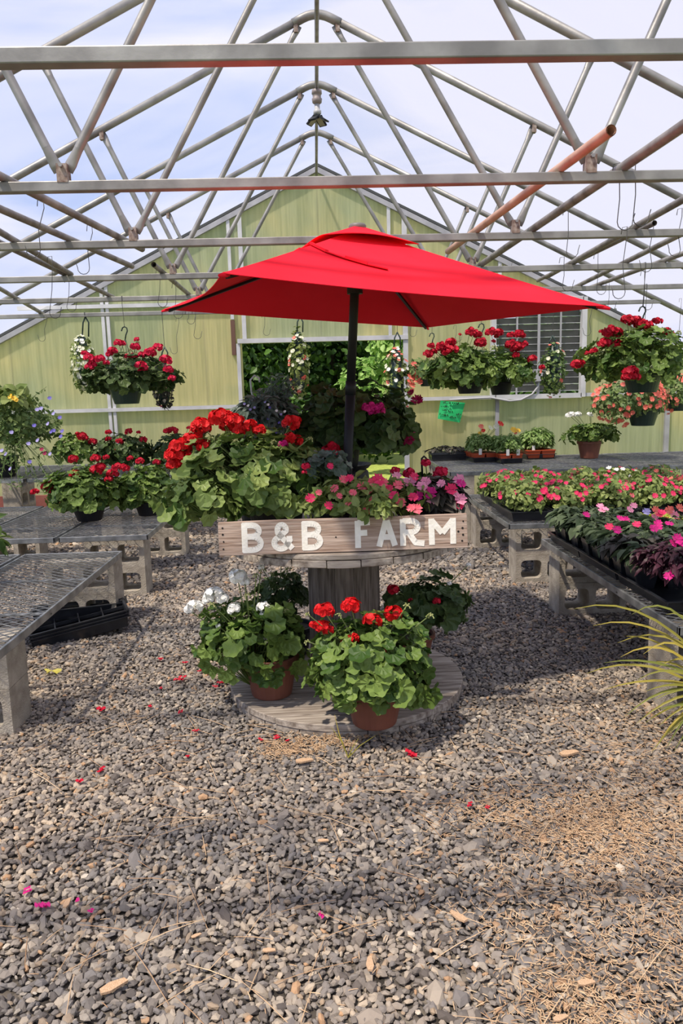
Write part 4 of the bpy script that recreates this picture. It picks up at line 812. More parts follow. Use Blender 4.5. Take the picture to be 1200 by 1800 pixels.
t, b0 = hang('hanging_basket', 'hanging basket of crimson geranium at the left, in front of the end wall', 'hanging basket', 223, 710, Y, .155, M['dgreen'], (219, 580), wire_to=523)
fc = addfol(t, b0, 'ger', (230, 666), Y, (pr(76, Y), .36, pr(40, Y)), 440, .10, 'gerdark', 51, zmin=-.5)
heads(t, b0, [(148, 621, 6), (157, 630, 10), (162, 640, 8), (175, 631, 9), (157, 645, 8), (198, 617, 9), (192, 622, 7), (208, 603, 8), (214, 604, 7), (237, 610, 9), (240, 597, 5), (225, 627, 7), (236, 625, 7), (249, 624, 7), (248, 645, 12), (263, 620, 11), (277, 611, 9), (292, 633, 11), (295, 650, 9), (302, 665, 7), (187, 638, 6)], Y-.12, 'f_hcrim', fc, dy=lambda x, y: .0 if y < 630 else -.2)
heads(t, b0, [(228, 615, 5), (243, 602, 4)], Y-.1, 'bud', fc, 'bud')
Y = Y0+4*S
t, b0 = hang('hanging_basket', 'hanging basket of scarlet geranium right of the umbrella\'s back corner, over the green paper', 'hanging basket', 825, 692, Y, .138, M['black'], (846, 574), wire_to=545)
fc = addfol(t, b0, 'ger', (808, 656), Y, (pr(64, Y), .32, pr(44, Y)), 380, .10, 'ger', 52, zmin=-.5)
heads(t, b0, [(757, 608, 7), (752, 623, 9), (762, 618, 7), (774, 607, 8), (771, 613, 7), (792, 602, 10), (783, 619, 9), (794, 616, 12), (788, 611, 9), (826, 583, 9), (833, 586, 8), (840, 589, 8), (844, 602, 11), (808, 588, 3)], Y-.15, 'f_crim', fc, dy=lambda x, y: 0)
Y = Y0+5*S-.1
t, b0 = hang('hanging_basket', 'hanging basket of scarlet geranium in front of the louvred vent\'s left half', 'hanging basket', 880, 694, Y+.1, .135, M['black'], (878, 576), wire_to=545)
fc = addfol(t, b0, 'ger', (884, 657), Y+.1, (pr(60, Y), .34, pr(42, Y)), 380, .105, 'ger', 53, zmin=-.5)
heads(t, b0, [(862, 584, 10), (871, 588, 8), (876, 585, 9), (897, 589, 7), (911, 587, 9), (917, 590, 7), (897, 605, 10), (911, 609, 10), (906, 613, 10), (920, 606, 8), (906, 624, 7), (935, 631, 9), (952, 646, 6), (867, 600, 4)], Y-.1, 'f_crim', fc)
heads(t, b0, [(868, 610, 8), (852, 613, 7)], Y-.2, 'bud', fc, 'bud')
t, b0 = hang('hanging_basket', 'small basket with salmon flowers hanging beside the doorway\'s right post', 'hanging basket', 752, 679, Y+.1, .11, M['dgreen'], (759, 590), wire_to=570)
fc = addfol(t, b0, 'ball', (742, 655), Y+.1, (pr(30, Y), .2, pr(20, Y)), 260, .06, 'fine', 54, zmin=-.5)
heads(t, b0, [(727, 640, 5), (733, 646, 4), (745, 642, 5), (752, 640, 5), (722, 662, 7), (730, 668, 7), (724, 677, 6), (735, 664, 6), (728, 655, 5), (719, 670, 4), (738, 672, 5), (724, 686, 4)], Y-.02, 'f_coral', fc, 'flat', stems=False)
Y = Y0+3*S
t, b0 = hang('hanging_basket', 'largest hanging basket, a scarlet geranium at the right border of the picture', 'hanging basket', 1128, 690, Y, .15, M['dgreen'], (1129, 545), wire_to=480)
fc = addfol(t, b0, 'ger', (1113, 637), Y, (pr(90, Y), .37, pr(58, Y)), 520, .09, 'ger', 55, zmin=-.55)
heads(t, b0, [(1101, 561, 10), (1108, 564, 11), (1118, 563, 10), (1125, 570, 11), (1135, 572, 11), (1141, 576, 9), (1067, 587, 9), (1074, 581, 11), (1084, 585, 11), (1057, 583, 5), (1061, 604, 11), (1067, 602, 8), (1084, 606, 11), (1079, 610, 8), (1108, 654, 14), (1103, 662, 11), (1115, 662, 10), (1170, 584, 10), (1177, 590, 9), (1156, 565, 8), (1150, 563, 5), (1043, 617, 7), (1032, 621, 5), (1014, 641, 11), (1022, 638, 6)], Y-.1, 'f_crim', fc, dy=lambda x, y: -.25 if y > 640 and x > 1050 else 0)
heads(t, b0, [(1193, 583, 6), (1000 + 38, 610, 4)], Y, 'bud', fc, 'bud')
Y = Y0+4*S
for (cx, cy, bx, by, R, lab, sd, nn) in ((1104, 706, 1129, 748, (68, 42), 'hanging basket of coral calibrachoa just below the big right geranium', 61, 98), (1178, 692, 1190, 722, (48, 34), 'hanging basket of coral calibrachoa cut by the right border', 62, 70)):
    if sd == 62: Y = Y0+5*S
    t, b0 = hang('hanging_basket', lab, 'hanging basket', bx, by, Y, .145, M['dgreen'], (bx+2, 600), wire_to=500)
    fc = addfol(t, b0, 'ball', (cx, cy), Y, (pr(R[0]*.93, Y), .28, pr(R[1]*.93, Y)), 1100, .045, 'fine', sd, zmin=-.7)
    g = np.random.default_rng(sd)
    for i in range(nn):
        d = nrm(g.normal(size=3)); d[1] = -abs(d[1])*.8-.1; d = nrm(d)
        if d[2] < -.2 and d[0] > -.1 and d[0] < .7: d[2] = abs(d[2])
        wp = b0+fc+d*np.array([pr(R[0], Y), .30, pr(R[1], Y)])*g.uniform(.93, 1.06); head(t, b0, wp, g.uniform(.020, .028), 'f_coral', i, None, 'flat', nrm(d+np.array([0, -.4, .2])))
def bag(px, ptop, pbot, Y, w_, fl, label, fk='imp', wire_to=None, nfl=38, strap=30):
    b_ = at(px, pbot, Y=Y); top_ = at(px, ptop+strap, Y=Y)-b_; H = top_[2]; t = thing('hanging_flower_bag', label, 'hanging bag', b_, 'tall hanging flower bags')
    R = pr(w_*.30, Y); part('bag', MB().lathe([(0, 0), (R*.8, .01), (R, H*.25), (R*.95, H*.7), (R*.55, H), (0, H)], 14), M['dgreen'], t, True)
    tp = at(px, ptop, Y=Y)-b_
    for s_ in (-1, 1): part('strap', MB().tube([tp, tp+np.array([s_*.03, 0, -.06]), top_+np.array([s_*R*.5, 0, 0])], .008, 6), M['dgreen'], t, True)
    if True: w1 = tp*np.array([1, 1, 0])+np.array([0, -.026, HC-b_[2]]); part('wire', MB().tube([tp, w1, w1+np.array([0, 0, .024]), w1+np.array([0, .05, .026]), w1+np.array([0, .052, -.01])], .003, 5), M['wire'], t)
    Rr = (pr(w_*.5, Y), pr(w_*.5, Y), H*.52); ob('foliage', fol_mesh('ball', Rr, 420, .05, int(px), M[fk], zmin=-1, pet_=False, inner=.75), t, (0, 0, H*.47))
    g = np.random.default_rng(int(px)); 
    for i in range(nfl):
        d = nrm(g.normal(size=3)); d[1] = -abs(d[1]); wp = b_+np.array([0, 0, H*.47])+d*np.array(Rr)*1.08; head(t, b_, wp, g.uniform(.018, .03), fl[i % len(fl)], i, None, 'flat', nrm(d+np.array([0, -.3, .2])))
bag(150, 557, 678, Y0+5*S, 36, ['f_cream', 'f_cream', 'f_white'], 'tall hanging bag of cream flowers left of the crimson geranium basket', nfl=70, strap=35)
bag(527, 556, 690, Y0+5*S, 32, ['f_cream', 'f_cream', 'f_coral'], 'tall hanging bag with cream flowers in front of the doorway', nfl=34, strap=28)
bag(698, 584, 740, Y0+5*S, 42, ['f_white', 'f_coral', 'f_cream'], 'tall hanging bag of white impatiens at the doorway\'s right post', wire_to=560, nfl=50, strap=30)
bag(971, 590, 692, Y0+5*S, 40, ['f_cream', 'f_coral'], 'tall hanging bag of green foliage in front of the louvred vent', 'fine', wire_to=545, nfl=14, strap=14)
bag(289, 610, 712, Y0+5*S, 34, ['f_wine'], 'dark-leaved hanging bag behind the crimson geranium basket', 'ngdark', wire_to=552, nfl=8, strap=20)
# ------------------------------------------------------------------ left bench plants
zb = ZB+.009
def gpot(bx, by, zz, fx, fy, w_, h_, lab, hs, n=170, ls=.095, lk='ger', pr_=.11, ph=.11, key='f_crim', seed=1, kind='ger', m='black', Yoff=0):
    b_ = at(bx, by, Z=zz); Y = b_[1]
    t, fc = plant('potted_geranium', lab, 'potted plant', b_, (pr_, ph, M[m], (0, 0, 0)), kind, (fx, fy), Y+Yoff, (pr(w_, Y), pr(w_, Y)*.9, pr(h_, Y)), n, ls, lk, seed=seed, zmin=-.5)
    heads(t, b_, hs, Y-.1, key, fc); return t, b_, fc
gpot(158, 914, zb, 152, 868, 74, 46, 'red geranium on the left mesh bench, front one with its black pot showing', [(128, 807, 9), (133, 835, 11), (170, 826, 12), (176, 821, 9), (168, 806, 9), (198, 833, 11), (205, 822, 10), (191, 843, 8), (83, 855, 11), (90, 860, 9), (96, 847, 8), (61, 865, 8), (186, 804, 6), (218, 822, 8)], 420, .085, seed=71, pr_=.125)
gpot(262, 905, zb, 258, 864, 54, 46, 'red geranium on the left mesh bench, at its aisle edge beside the front one', [(245, 811, 8), (275, 813, 7), (261, 859, 11), (228, 806, 6), (222, 824, 7)], 320, .082, seed=72)
gpot(215, 868, zb+.0, 214, 800, 50, 34, 'tall red geranium behind the two front ones on the left bench', [(190, 760, 6), (163, 777, 8), (190, 772, 6), (209, 776, 7), (226, 759, 7), (252, 773, 7), (243, 760, 4), (205, 790, 5)], 180, .10, seed=73, ph=.16, lk='gerdark')
gpot(132, 872, zb, 132, 795, 40, 34, 'tall red geranium on the left bench behind the front one, nearest the blue-flowered basket', [(143, 767, 9), (150, 771, 6), (137, 763, 5), (128, 806, 6)], 130, .09, seed=74, ph=.16)
gpot(312, 828, .641, 312, 797, 50, 32, 'red geranium on the back left bench just left of the large pale-leaved one', [(293, 758, 7), (305, 757, 8), (300, 755, 6), (331, 752, 4)], 150, .11, seed=75, lk='gerdark')
# mixed basket on the back left bench
b0 = at(8, 838, Z=.641); Y = b0[1]; t = thing('mixed_flower_pot', 'big mixed pot of trailing blue and lavender flowers at the left border', 'potted plant', b0); pot(t, .14, .2, M['black'])
fc = at(22, 748, Y=Y)-b0; ob('foliage', fol_mesh('ball', (pr(78, Y), .38, pr(58, Y)), 1500, .05, 81, M['fine'], zmin=-.55), t, fc)
ob('foliage', fol_mesh('ball', (pr(22, Y), .2, pr(20, Y)), 90, .10, 82, M['imp'], zmin=-.3), t, at(22, 705, Y=Y-.25)-b0)
b = MB(); g = np.random.default_rng(83)
for i in range(40):
    e = at(g.uniform(0, 112), g.uniform(672, 830) if g.random() < .6 else g.uniform(800, 862), Y=Y-.35+g.uniform(-.1, .2))-b0; s0 = fc+(e-fc)*.3; b.tube([s0, (s0+e)/2+np.array([0, 0, .04]), e], [.003, .0025, .0015], 4)
    n = 9; tt = g.uniform(.3, 1, n)[:, None]; scatter(b, *LN, s0+(e-s0)*tt, frame_of(g.normal(size=(n, 3)), g.normal(size=(n, 3))), g.uniform(.03, .05, n))
part('trailing_stems', b, M['fine'], t)
heads(t, b0, [(18, 697, 5), (24, 700, 5), (28, 703, 4)], Y-.45, 'f_yel', fc, 'flat', stems=False)
for i, (x, y, c) in enumerate([(65, 720, 'f_lav'), (72, 718, 'f_lav'), (94, 727, 'f_lav'), (105, 734, 'f_blue'), (87, 700, 'f_blue'), (94, 757, 'f_blue'), (90, 759, 'f_blue'), (66, 774, 'f_lav'), (84, 745, 'f_lav'), (109, 758, 'f_blue'), (73, 790, 'f_wine'), (78, 797, 'f_wine'), (10, 798, 'f_lav'), (3, 792, 'f_lav'), (52, 812, 'f_blue'), (18, 824, 'f_lav'), (88, 798, 'f_lav'), (107, 767, 'f_blue'), (60, 748, 'f_blue'), (50, 780, 'f_lav'), (20, 760, 'f_lav')]):
    heads(t, b0, [(x, y, 3.6)], Y-.5, c, fc, 'flat', stems=False)
heads(t, b0, [(21, 677, 5), (2, 683, 5)], Y-.3, 'bud', fc, 'bud')
# plant leaning in at the left border
b0 = np.array([-1.99, 3.85, zb]); t, fc = plant('potted_pepper', 'broad green leaves poking in at the left border over the near bench', 'potted plant', b0, (.08, .1, M['black'], (0, 0, 0)), 'lance', (-42, 948), 3.85, (.15, .15, .12), 40, .12, 'ger', seed=84)
# black trays on the gravel under the near left bench
def tray_mb(wd, ln, h, nx, ny, r=.004):
    mb_ = MB(); t_ = .004
    mb_.box((0, 0, .002), (wd-.03, ln-.03, .004))
    for s_ in (-1, 1):
        mb_.prism([(s_*(wd/2-.015), 0), (s_*(wd/2-.011), 0), (s_*(wd/2), h), (s_*(wd/2-.004), h)], -ln/2+.01, ln/2-.01, lambda x, y, z: (x, z, y))
        mb_.prism([(s_*(ln/2-.015), 0), (s_*(ln/2-.011), 0), (s_*(ln/2), h), (s_*(ln/2-.004), h)], -wd/2+.01, wd/2-.01, lambda x, y, z: (z, x, y))
        mb_.box((s_*(wd/2+.002), 0, h), (.014, ln+.016, .005)).box((0, s_*(ln/2+.002), h), (wd+.016, .014, .005))
    for i in range(1, nx): mb_.box((-wd/2+wd*i/nx, 0, h*.45), (.006, ln-.02, h*.9))
    for j in range(1, ny): mb_.box((0, -ln/2+ln*j/ny, h*.45), (wd-.02, .006, h*.9))
    return mb_
TM1 = tray_mb(.27, .53, .062, 2, 4).mesh('plastic_tray', M['tray'])
for k, (dz, lab) in enumerate(((.004, 'black plastic tray at the bottom of the front stack under the near left bench'), (.022, 'black plastic tray in the front stack under the near left bench, second from the bottom'), (.040, 'topmost black plastic tray of the front stack under the near left bench'))):
    p, q = at(42, 1140, Z=0), at(208, 1113, Z=0); c = (p+q)/2+np.array([.02, .10, dz+.012]); tag(ob('plastic_tray', TM1, None, c, (-.14, 0, PI/2+.36)), lab, 'tray', 'black trays under the bench')
tag(ob('plastic_tray', TM1, None, (-1.47, 4.40, .062), (.0, .12, PI/2+.30)), 'black plastic tray with cells lying behind the stack, against the far blocks', 'tray', 'black trays under the bench')
# ------------------------------------------------------------------ right high bench
zr3 = .641
def flat_tray(x, y, rz, name, label, fk, R, n, ls, potc=None, npx=2, npy=3, wd=.26, ln=.40, seed=1, kind='ball', cat='seedling tray', grp=None, ph=.085, z=zr3, tags=0, fz=.14, fl=None):
    t = thing(name, label, cat, (x, y, z), grp, rz); ob('tray', tray_mb(wd, ln, .045 if potc else .065, 1, 1).mesh('tray', M['tray']), t)
    if potc:
        pm = MB(); a = wd/npx*.46; pm.add([(s_*a*.8, t_*a*.8, .006) for s_, t_ in ((-1, -1), (1, -1), (1, 1), (-1, 1))]+[(s_*a, t_*a, ph) for s_, t_ in ((-1, -1), (1, -1), (1, 1), (-1, 1))]+[(s_*a*.9, t_*a*.9, ph) for s_, t_ in ((-1, -1), (1, -1), (1, 1), (-1, 1))]+[(s_*a*.9, t_*a*.9, ph-.012) for s_, t_ in ((-1, -1), (1, -1), (1, 1), (-1, 1))],
            [(0, 3, 2, 1), (0, 1, 5, 4), (1, 2, 6, 5), (2, 3, 7, 6), (3, 0, 4, 7)]+[(4+i, 4+(i+1) % 4, 8+(i+1) % 4, 8+i) for i in range(4)]+[(8+i, 8+(i+1) % 4, 12+(i+1) % 4, 12+i) for i in range(4)]+[(12, 13, 14, 15)])
        pm.box((0, 0, ph-.004), (2*a+.006, 2*a+.006, .008)); pm = pm.mesh('square_pot', potc)
        for i in range(npx):
            for j in range(npy): ob('square_pot', pm, t, (-wd/2+wd*(i+.5)/npx, -ln/2+ln*(j+.5)/npy, .003))
    ob('foliage', fol_mesh(kind, R, n, ls, seed, M[fk], zmin=-.5), t, (0, 0, fz))
    for k in range(tags): part('plant_tag', MB().box((0, 0, .03), (.03, .0015, .06)), M['tag'], t, loc=(-wd/2+.05+.10*k+.02, -ln/2-.0, ph-.01))
    return t
x, y = at(792, 809, Z=zr3)[:2]; flat_tray(x, y+.1, PI/2, 'seedling_tray', 'black tray of small dark seedlings at the left end of the high right bench', 'ngdark', (.13, .24, .055), 170, .055, None, seed=91, wd=.24, ln=.40, kind='lance', fz=.09, ph=.06)
ob('cell_pack', MB().box((0, 0, .045), (.22, .39, .07)).mesh('cell_pack', M['tray']), [o for o in COL.objects if o.name.startswith('seedling_tray')][-1], (0, 0, 0))
x, y = at(850, 812, Z=zr3)[:2]; t = flat_tray(x, y+.14, .06, 'seedling_tray', 'tray of orange-red pots with marigolds, left of the three pot trays on the high bench', 'basil', (.16, .19, .12), 900, .042, M['orange'], wd=.25, ln=.36, seed=92, kind='lance', tags=1, fz=.17)
bb = np.array(t.location); heads(t, bb, [(845, 750, 5), (849, 757, 4), (843, 762, 4), (880, 745, 6), (872, 750, 5), (862, 752, 5)], t.location[1], ['f_coral', 'f_red', 'f_yel', 'f_red', 'f_cream', 'f_cream'], np.array([0, 0, .15]), 'flat')
x, y = at(897, 814, Z=zr3)[:2]; t = flat_tray(x, y+.14, .03, 'seedling_tray', 'tray of orange-red pots with two white tags, middle of three on high bench', 'basil', (.15, .18, .12), 900, .042, M['orange'], wd=.22, ln=.34, seed=93, kind='lance', tags=2, fz=.17)
bb = np.array(t.location); heads(t, bb, [(902, 756, 6), (910, 757, 5), (906, 760, 4)], t.location[1], ['f_yel', 'f_yel', 'f_coral'], np.array([0, 0, .15]), 'flat')
x, y = at(948, 806, Z=zr3)[:2]; flat_tray(x, y+.15, .04, 'seedling_tray', 'tray of orange-red pots with tall feathery seedlings, right of the three on the high bench', 'basil', (.20, .2, .14), 1100, .052, M['orange'], wd=.30, ln=.36, seed=94, kind='lance', tags=1, fz=.18)
b0 = at(1035, 805, Z=zr3); Y = b0[1]
t, fc = plant('potted_geranium', 'white geranium in a terracotta pot standing on the high right bench', 'potted plant', b0, (.118, .17, M['terra'], (0, 0, 0)), 'ger', (1039, 764), Y, (pr(46, Y), .22, pr(21, Y)), 150, .085, 'ger', seed=95, zmin=-.5)
heads(t, b0, [(1000, 730, 7), (1006, 729, 6), (1015, 729, 7), (1036, 728, 5), (1038, 730, 4)], Y, 'f_white', fc)
# ------------------------------------------------------------------ impatiens flats on the middle right bench
cols_ = [['f_pink'], ['f_pink'], ['f_pink', 'f_salm'], ['f_white', 'f_pink'], ['f_coral', 'f_pink']]
fm_i = [foliage('ball', (.18, .29, .13), 760, .040, 100+k, zmin=-.35).mesh('foliage', M['imp']) for k in range(3)]
trm = tray_mb(.27, .53, .062, 3, 6).mesh('tray', M['tray'])
for r_, ry in enumerate((5.26, 5.84)):
    for c_ in range(5):
        x = 1.46+.305*c_+(.0 if r_ == 0 else .02); ry_ = ry+random.uniform(-.02, .02)
        key = cols_[c_] if not (r_ == 0 and c_ == 3) else ['f_pink']
        cn = {'f_pink': 'hot pink', 'f_white': 'white and pink', 'f_coral': 'coral'}[key[0]]
        t = thing('impatiens_tray', 'tray of %s impatiens, middle right bench, %s row, %s from the aisle' % (cn, ('front', 'back')[r_], ORD[c_]), 'flower tray', (x, ry_, zb), 'impatiens trays')
        ob('tray', trm, t); ob('foliage', fm_i[(r_+c_) % 3], t, (0, 0, .128), (0, 0, PI*(c_ % 2)))
        for i in range(24):
            d = nrm(rng.normal(size=3)); d[2] = abs(d[2])*.8+.12; d = nrm(d)
            if i < 18: d[1] = -abs(d[1]); 
            L_ = np.array([0, 0, .128])+d*np.array([.17, .28, .125])*rng.uniform(1.0, 1.16); q = nrm(d+np.array([0, -.5, .5]))
            o = ob('flower', flow_of(key[i % len(key)], i), t, L_, Vector(q).to_track_quat('Z', 'Y').to_euler(), (rng.uniform(.017, .024),)*3)
# ------------------------------------------------------------------ potted New Guinea impatiens on the near right bench
fm_n = [foliage('lance', (.088, .088, .055), 90, .068, 120+k, zmin=-.15).mesh('foliage', M['ng']) for k in range(3)]
fm_d = foliage('lance', (.088, .088, .055), 90, .068, 130, zmin=-.15).mesh('foliage', M['ngdark'])
def sq_pot(a, h): 
    S4 = ((-1, -1), (1, -1), (1, 1), (-1, 1)); V = []
    for k_, z in ((.72, .0), (.96, h*.8), (1, h*.8), (1, h), (.9, h), (.88, h-.012)): V += [(s_*a*k_, t_*a*k_, z) for s_, t_ in S4]
    return MB().add(V, [(0, 3, 2, 1)]+[(4*l+i, 4*l+(i+1) % 4, 4*l+4+(i+1) % 4, 4*l+4+i) for l in range(5) for i in range(4)]+[(20, 21, 22, 23)])
SQ = sq_pot(.056, .105).mesh('square_pot', M['tray']); TM2 = tray_mb(.29, .50, .045, 1, 1).mesh('nursery_tray', M['tray'])
for c_ in range(3):
    for r_, ty in enumerate((3.08, 3.60, 4.10)):
        if c_ == 2 and r_ == 0: continue
        tag(ob('nursery_tray', TM2, None, (1.525+.305*c_, ty, zb)), 'black tray under potted impatiens, near right bench, %s from camera, %s row from aisle' % (ORD[r_], ORD[c_]), 'tray', 'black carrier trays on the right bench')
npot = 0
for c_ in range(5):
    for r_ in range(9):
        x = 1.45+.152*c_; y = 4.27-.152*r_
        if x > .16+.50*y+.1: continue
        if r_ >= 8 or (c_ == 0 and y < 3.15) or (c_ == 1 and y < 3.2): continue
        if c_ >= 3 and r_ <= 2: continue
        fl = {(0, 2): ('f_mag', 1), (1, 3): ('f_mag', 2), (2, 1): ('f_lpink', 2), (1, 1): ('f_lpink', 2), (0, 5): ('f_mag', 1), (1, 5): ('f_mag', 2), (2, 3): ('f_pink', 2), (0, 4): ('f_pink', 1), (1, 0): ('f_lpink', 1), (2, 2): ('f_lav', 1), (3, 2): ('f_pink', 2), (1, 4): ('f_pink', 1), (2, 4): ('f_mag', 2)}.get((c_, r_))
        cnm = {'f_mag': 'magenta', 'f_lpink': 'pale pink', 'f_pink': 'hot pink', 'f_lav': 'lilac'}
        lab = 'impatiens pot, %s flowers, near right bench, %s from far end, %s row from aisle' % (cnm[fl[0]] if fl else 'no', ORD[r_], ORD[c_])
        t = thing('potted_impatiens', lab, 'potted plant', (x+random.uniform(-.008, .008), y+random.uniform(-.008, .008), zb+.005), 'impatiens pots on the near right bench', random.uniform(-.1, .1))
        ob('square_pot', SQ, t); ob('foliage', fm_d if (c_, r_) in ((0, 6), (1, 6)) else fm_n[(c_+r_) % 3], t, (0, 0, .150), (0, 0, random.uniform(0, 6)), (random.uniform(.9, 1.12),)*3)
        if fl:
            for i in range(fl[1]): o = ob('flower', flow_of(fl[0], i), t, (random.uniform(-.05, .05), random.uniform(-.07, .0), .215+random.uniform(-.01, .02)), (random.uniform(.3, .9), 0, random.uniform(-.4, .4)), (.024,)*3)
# chartreuse begonia, purple plant in the green pot, brown pot, striped leaves
b0 = np.array([1.93, 4.02, zb+.005]); t, fc = plant('potted_begonia', 'chartreuse-leaved plant with coral flowers near the right border', 'potted plant', b0+np.array([.0, .12, 0]), (.075, .11, M['black'], (0, 0, 0)), 'lance', (1158, 925), 4.14, (.19, .14, .07), 110, .12, 'chart', seed=141)
heads(t, b0+np.array([.0, .12, 0]), [(1152, 898, 9), (1151, 910, 8), (1176, 897, 8), (1184, 905, 9), (1190, 912, 8), (1191, 921, 7), (1194, 893, 8), (1165, 916, 6), (1172, 914, 6)], 4.0, ['f_coral', 'f_lpink'], fc, 'flat', stems=False)
b0 = np.array([1.60, 2.98, zb+.045]); t, fc = plant('potted_coleus', 'purple-leaved plant in a green pot at the right border of the near bench', 'potted plant', b0, (.085, .135, M['green_pot'], (0, 0, 0)), 'narrow', (1190, 985), 2.98, (.17, .15, .085), 620, .055, 'purple', seed=142)
heads(t, b0, [(1190, 948, 11), (1182, 955, 8), (1197, 954, 8), (1174, 1013, 8), (1181, 1008, 7)], 2.85, ['f_mag'], fc, 'flat', stems=False)
b0 = np.array([1.50, 2.78, zb+.003]); t = thing('small_pot', 'small brown pot on the corner of the near right bench beside the grass', 'pot', b0); pot(t, .055, .05, M['terra'])
# ------------------------------------------------------------------ ornamental grass, lower right
b0 = np.array([1.50, 2.55, .0]); t = thing('potted_grass', 'yellow-green ornamental grass arching in from the lower right border', 'ornamental grass', b0); pot(t, .13, .17, M['black'])
b = MB(); g = np.random.default_rng(150); r_ = np.array([0, 0, .17])
tips = [(1030, 1184, .2), (1042, 1100, .1), (1100, 1118, .1), (1085, 1130, .1), (1010, 1070, .0), (1062, 1212, .0), (1098, 1260, -.1), (1120, 1195, -.05), (1145, 1330, -.15), (1118, 1272, -.1), (1160, 1300, -.15), (1175, 1290, -.15), (1062, 1165, 0), (1090, 1155, 0), (1130, 1150, -.1), (1150, 1230, -.1), (1135, 1215, -.1), (1000+170, 1080, .1), (1110, 1080, 0), (1185, 1320, -.2), (1190, 1250, -.1), (1140, 1165, 0)]
tips += [(g.uniform(1130, 1290), g.uniform(1060, 1330), g.uniform(-.25, .25)) for _ in range(26)]
for k, (x, y, dy) in enumerate(tips):
    e = at(x, y, Y=2.62+dy*.8)-b0; 
    if e[2] < .02: e[2] = .02
    s0 = r_+np.array([g.uniform(-.05, .05), g.uniform(-.05, .05), 0]); mid = (s0+e)/2; mid[2] = max(s0[2], e[2])+g.uniform(.02, .16); P_ = []
    for u in np.linspace(0, 1, 9): P_.append((1-u)**2*s0+2*u*(1-u)*mid+u*u*e)
    P_ = np.array(P_); T_ = nrm(np.gradient(P_, axis=0)); sd_ = nrm(np.cross(T_, (0.1, -.9, .8))); wv_ = .0058*(1-np.linspace(0, 1, 9)**3)[:, None]+.0004
    V_ = np.stack([P_-sd_*wv_, P_+np.cross(T_, sd_)*wv_*.3, P_+sd_*wv_], 1).reshape(-1, 3); b.add(V_, [(3*i+j, 3*i+j+1, 3*i+4+j, 3*i+3+j) for i in range(8) for j in range(2)])
part('blades', b, M['grass'], t); t.children[-1]['kind'] = 'stuff'
# ------------------------------------------------------------------ green paper and conduit on the end wall
c = [at(x, y, Y=YW-.06) for x, y in ((774, 704), (817, 708), (808, 743), (769, 736))]
nn = 8; V = []; 
for i in range(nn+1):
    for j in range(nn+1):
        u, v = i/nn, j/nn; q = (c[0]*(1-u)+c[1]*u)*(1-v)+(c[3]*(1-u)+c[2]*u)*v; V.append(q+np.array([0, .008*math.sin(u*5+v*3), 0]))
gs = thing('paper_sign', 'bright green handwritten paper sign on the end wall under the rail', 'paper sign', c[0])
ob('paper', MB().add(np.array(V)-c[0], [(i*(nn+1)+j, i*(nn+1)+j+1, (i+1)*(nn+1)+j+1, (i+1)*(nn+1)+j) for i in range(nn) for j in range(nn)]).mesh('paper', M['greenpaper'], True), gs)
b = MB(); g = np.random.default_rng(9)
for row, (v, us) in enumerate(((.08, (.1, .75)), (.30, (.04, .42)), (.50, (.15, .55)), (.72, (.05, .40)), (.78, (.5, .85)), (.62, (.75, .92)))):
    u = us[0]
    while u < us[1]:
        P_ = []
        for k in range(4): uu, vv = u+g.uniform(0, .05), v+g.uniform(-.06, .06); q = (c[0]*(1-uu)+c[1]*uu)*(1-vv)+(c[3]*(1-uu)+c[2]*uu)*vv; P_.append(q-c[0]+np.array([0, -.012, 0]))
        b.tube(P_, .0052, 4); u += .075
part('handwriting', b, M['ink'], gs)
cp = [at(x, y, Y=YW-.10) for x, y in ((790, 703), (840, 700), (862, 699), (895, 705), (915, 703), (935, 693), (945, 680), (947, 672))]
tag(part('conduit', MB().tube(cp, .012, 8), M['conduit'], smooth=True), 'grey flexible conduit running under the louvred vent', 'conduit')
p = at(945, 660, Y=YW-.10); tag(bevel(part('junction_box', MB().box((0, 0, 0), (.11, .07, .15)), M['grey'], loc=p)), 'small grey electrical box at the lower right of the louvred vent', 'electrical box')
cp = at(670, 806, Y=YW+1.2); tag(part('wire_stake', MB().tube([(-.05, 0, 0), (-.03, 0, .14), (.0, 0, .2), (.06, 0, .22), (.1, 0, .17), (.06, 0, .12), (.0, 0, .16)], .012, 6), M['dgreen'], loc=(at(688, 822, Y=YW+.6))), 'green looped wire lying on the lawn seen through the doorway', 'wire')
bpy.data.objects['wire_stake'].location.z = .02
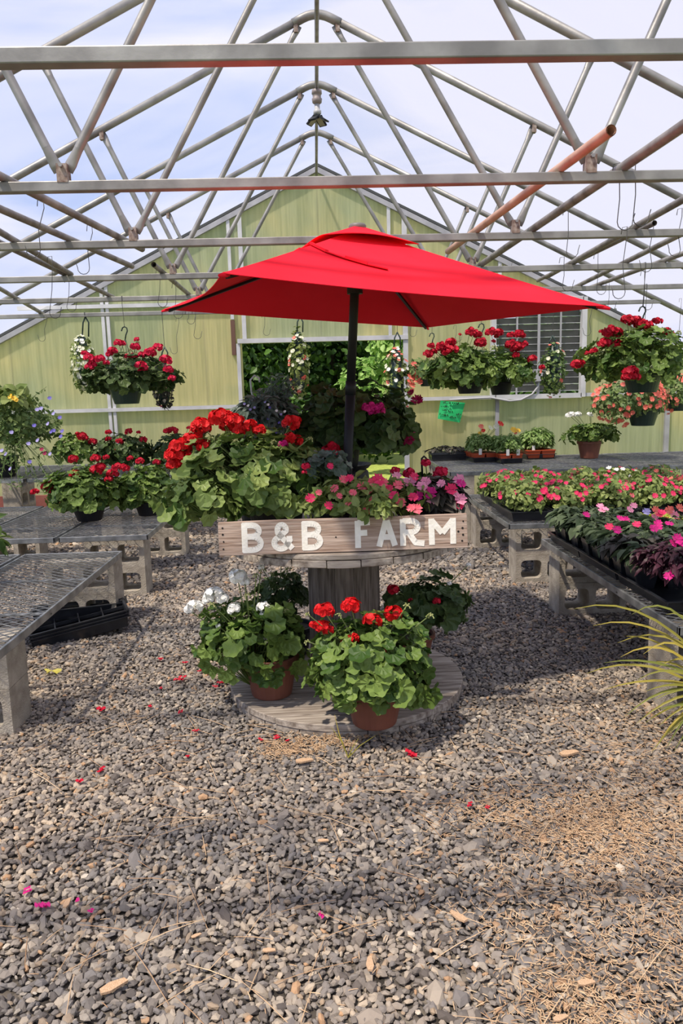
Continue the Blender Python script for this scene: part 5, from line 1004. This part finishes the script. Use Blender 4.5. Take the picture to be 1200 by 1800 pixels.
# ------------------------------------------------------------------ outside
o = part('ground_outside', MB().box((0, 40, -.06), (160, 160, .1)), M['lawn']); o['kind'] = 'structure'
def tree(x, y, h, R, label, mk, seed, n=5200, ls=.16, z0=None, lumps=9, top=2.9):
    t = thing('tree', label, 'tree', (x, y, 0)); g = np.random.default_rng(seed); mb_ = MB()
    part('trunk', MB().tube([(0, 0, 0), (.05, .03, h*.3), (-.04, 0, h*.6), (.02, 0, h*.85)], [.13, .11, .08, .03], 10), M['bark'], t, True)
    z0 = h*.55 if z0 is None else z0
    C_ = g.normal(0, .42, (lumps, 3))*np.array(R)+np.array([0, 0, z0]); r_ = g.uniform(.38, .62, lumps)
    for c_, q in zip(C_, r_):
        k = n//lumps; D = nrm(g.normal(size=(k, 3))); P = c_+D*np.array(R)*q*g.uniform(.75, 1.08, (k, 1)); P[:, 2] = np.clip(P[:, 2], .08, top+g.normal(0, .10, k))
        scatter(mb_, *LR, P, frame_of(nrm(D+np.array([0, 0, .4])+g.normal(0, .5, (k, 3))), D+g.normal(0, .6, (k, 3))), ls*g.uniform(.6, 1.3, k))
    part('crown', mb_, M[mk], t)
tree(-1.3, 13.2, 3.2, (1.3, 1.0, 1.9), 'dark green tree filling the left of the doorway', 'tree', 201, z0=1.9, n=8000, ls=.13)
tree(.35, 14.4, 3.2, (1.1, 1.0, 1.9), 'dark green tree in the middle of the doorway with its trunk showing', 'tree', 202, z0=1.95, n=6000, ls=.13)
tree(1.6, 11.9, 2.6, (.85, .7, .85), 'bright pale-green shrub tree at the right of the doorway', 'treelight', 203, z0=1.72, n=5000, ls=.12)
tree(4.3, 14.2, 3.2, (1.6, 1.0, 1.8), 'green tree glimpsed between the louvre blades', 'tree', 204, z0=1.7, n=5200, ls=.18, top=2.45)
tree(-5.0, 18, 3.2, (2.4, 1.6, 2.4), 'dark tree behind the left half of the end wall', 'tree', 205, z0=2.2, n=3000, ls=.22)
tree(-.6, 16.6, 3.0, (2.6, .8, 1.7), 'dark hedge-like tree running behind the whole doorway', 'tree', 207, z0=1.4, n=12000, ls=.17, lumps=16)
tree(0.6, 18.5, 3.2, (2.2, 1.6, 2.3), 'dark tree farthest behind the doorway', 'tree', 206, z0=1.9, n=4200, ls=.2)
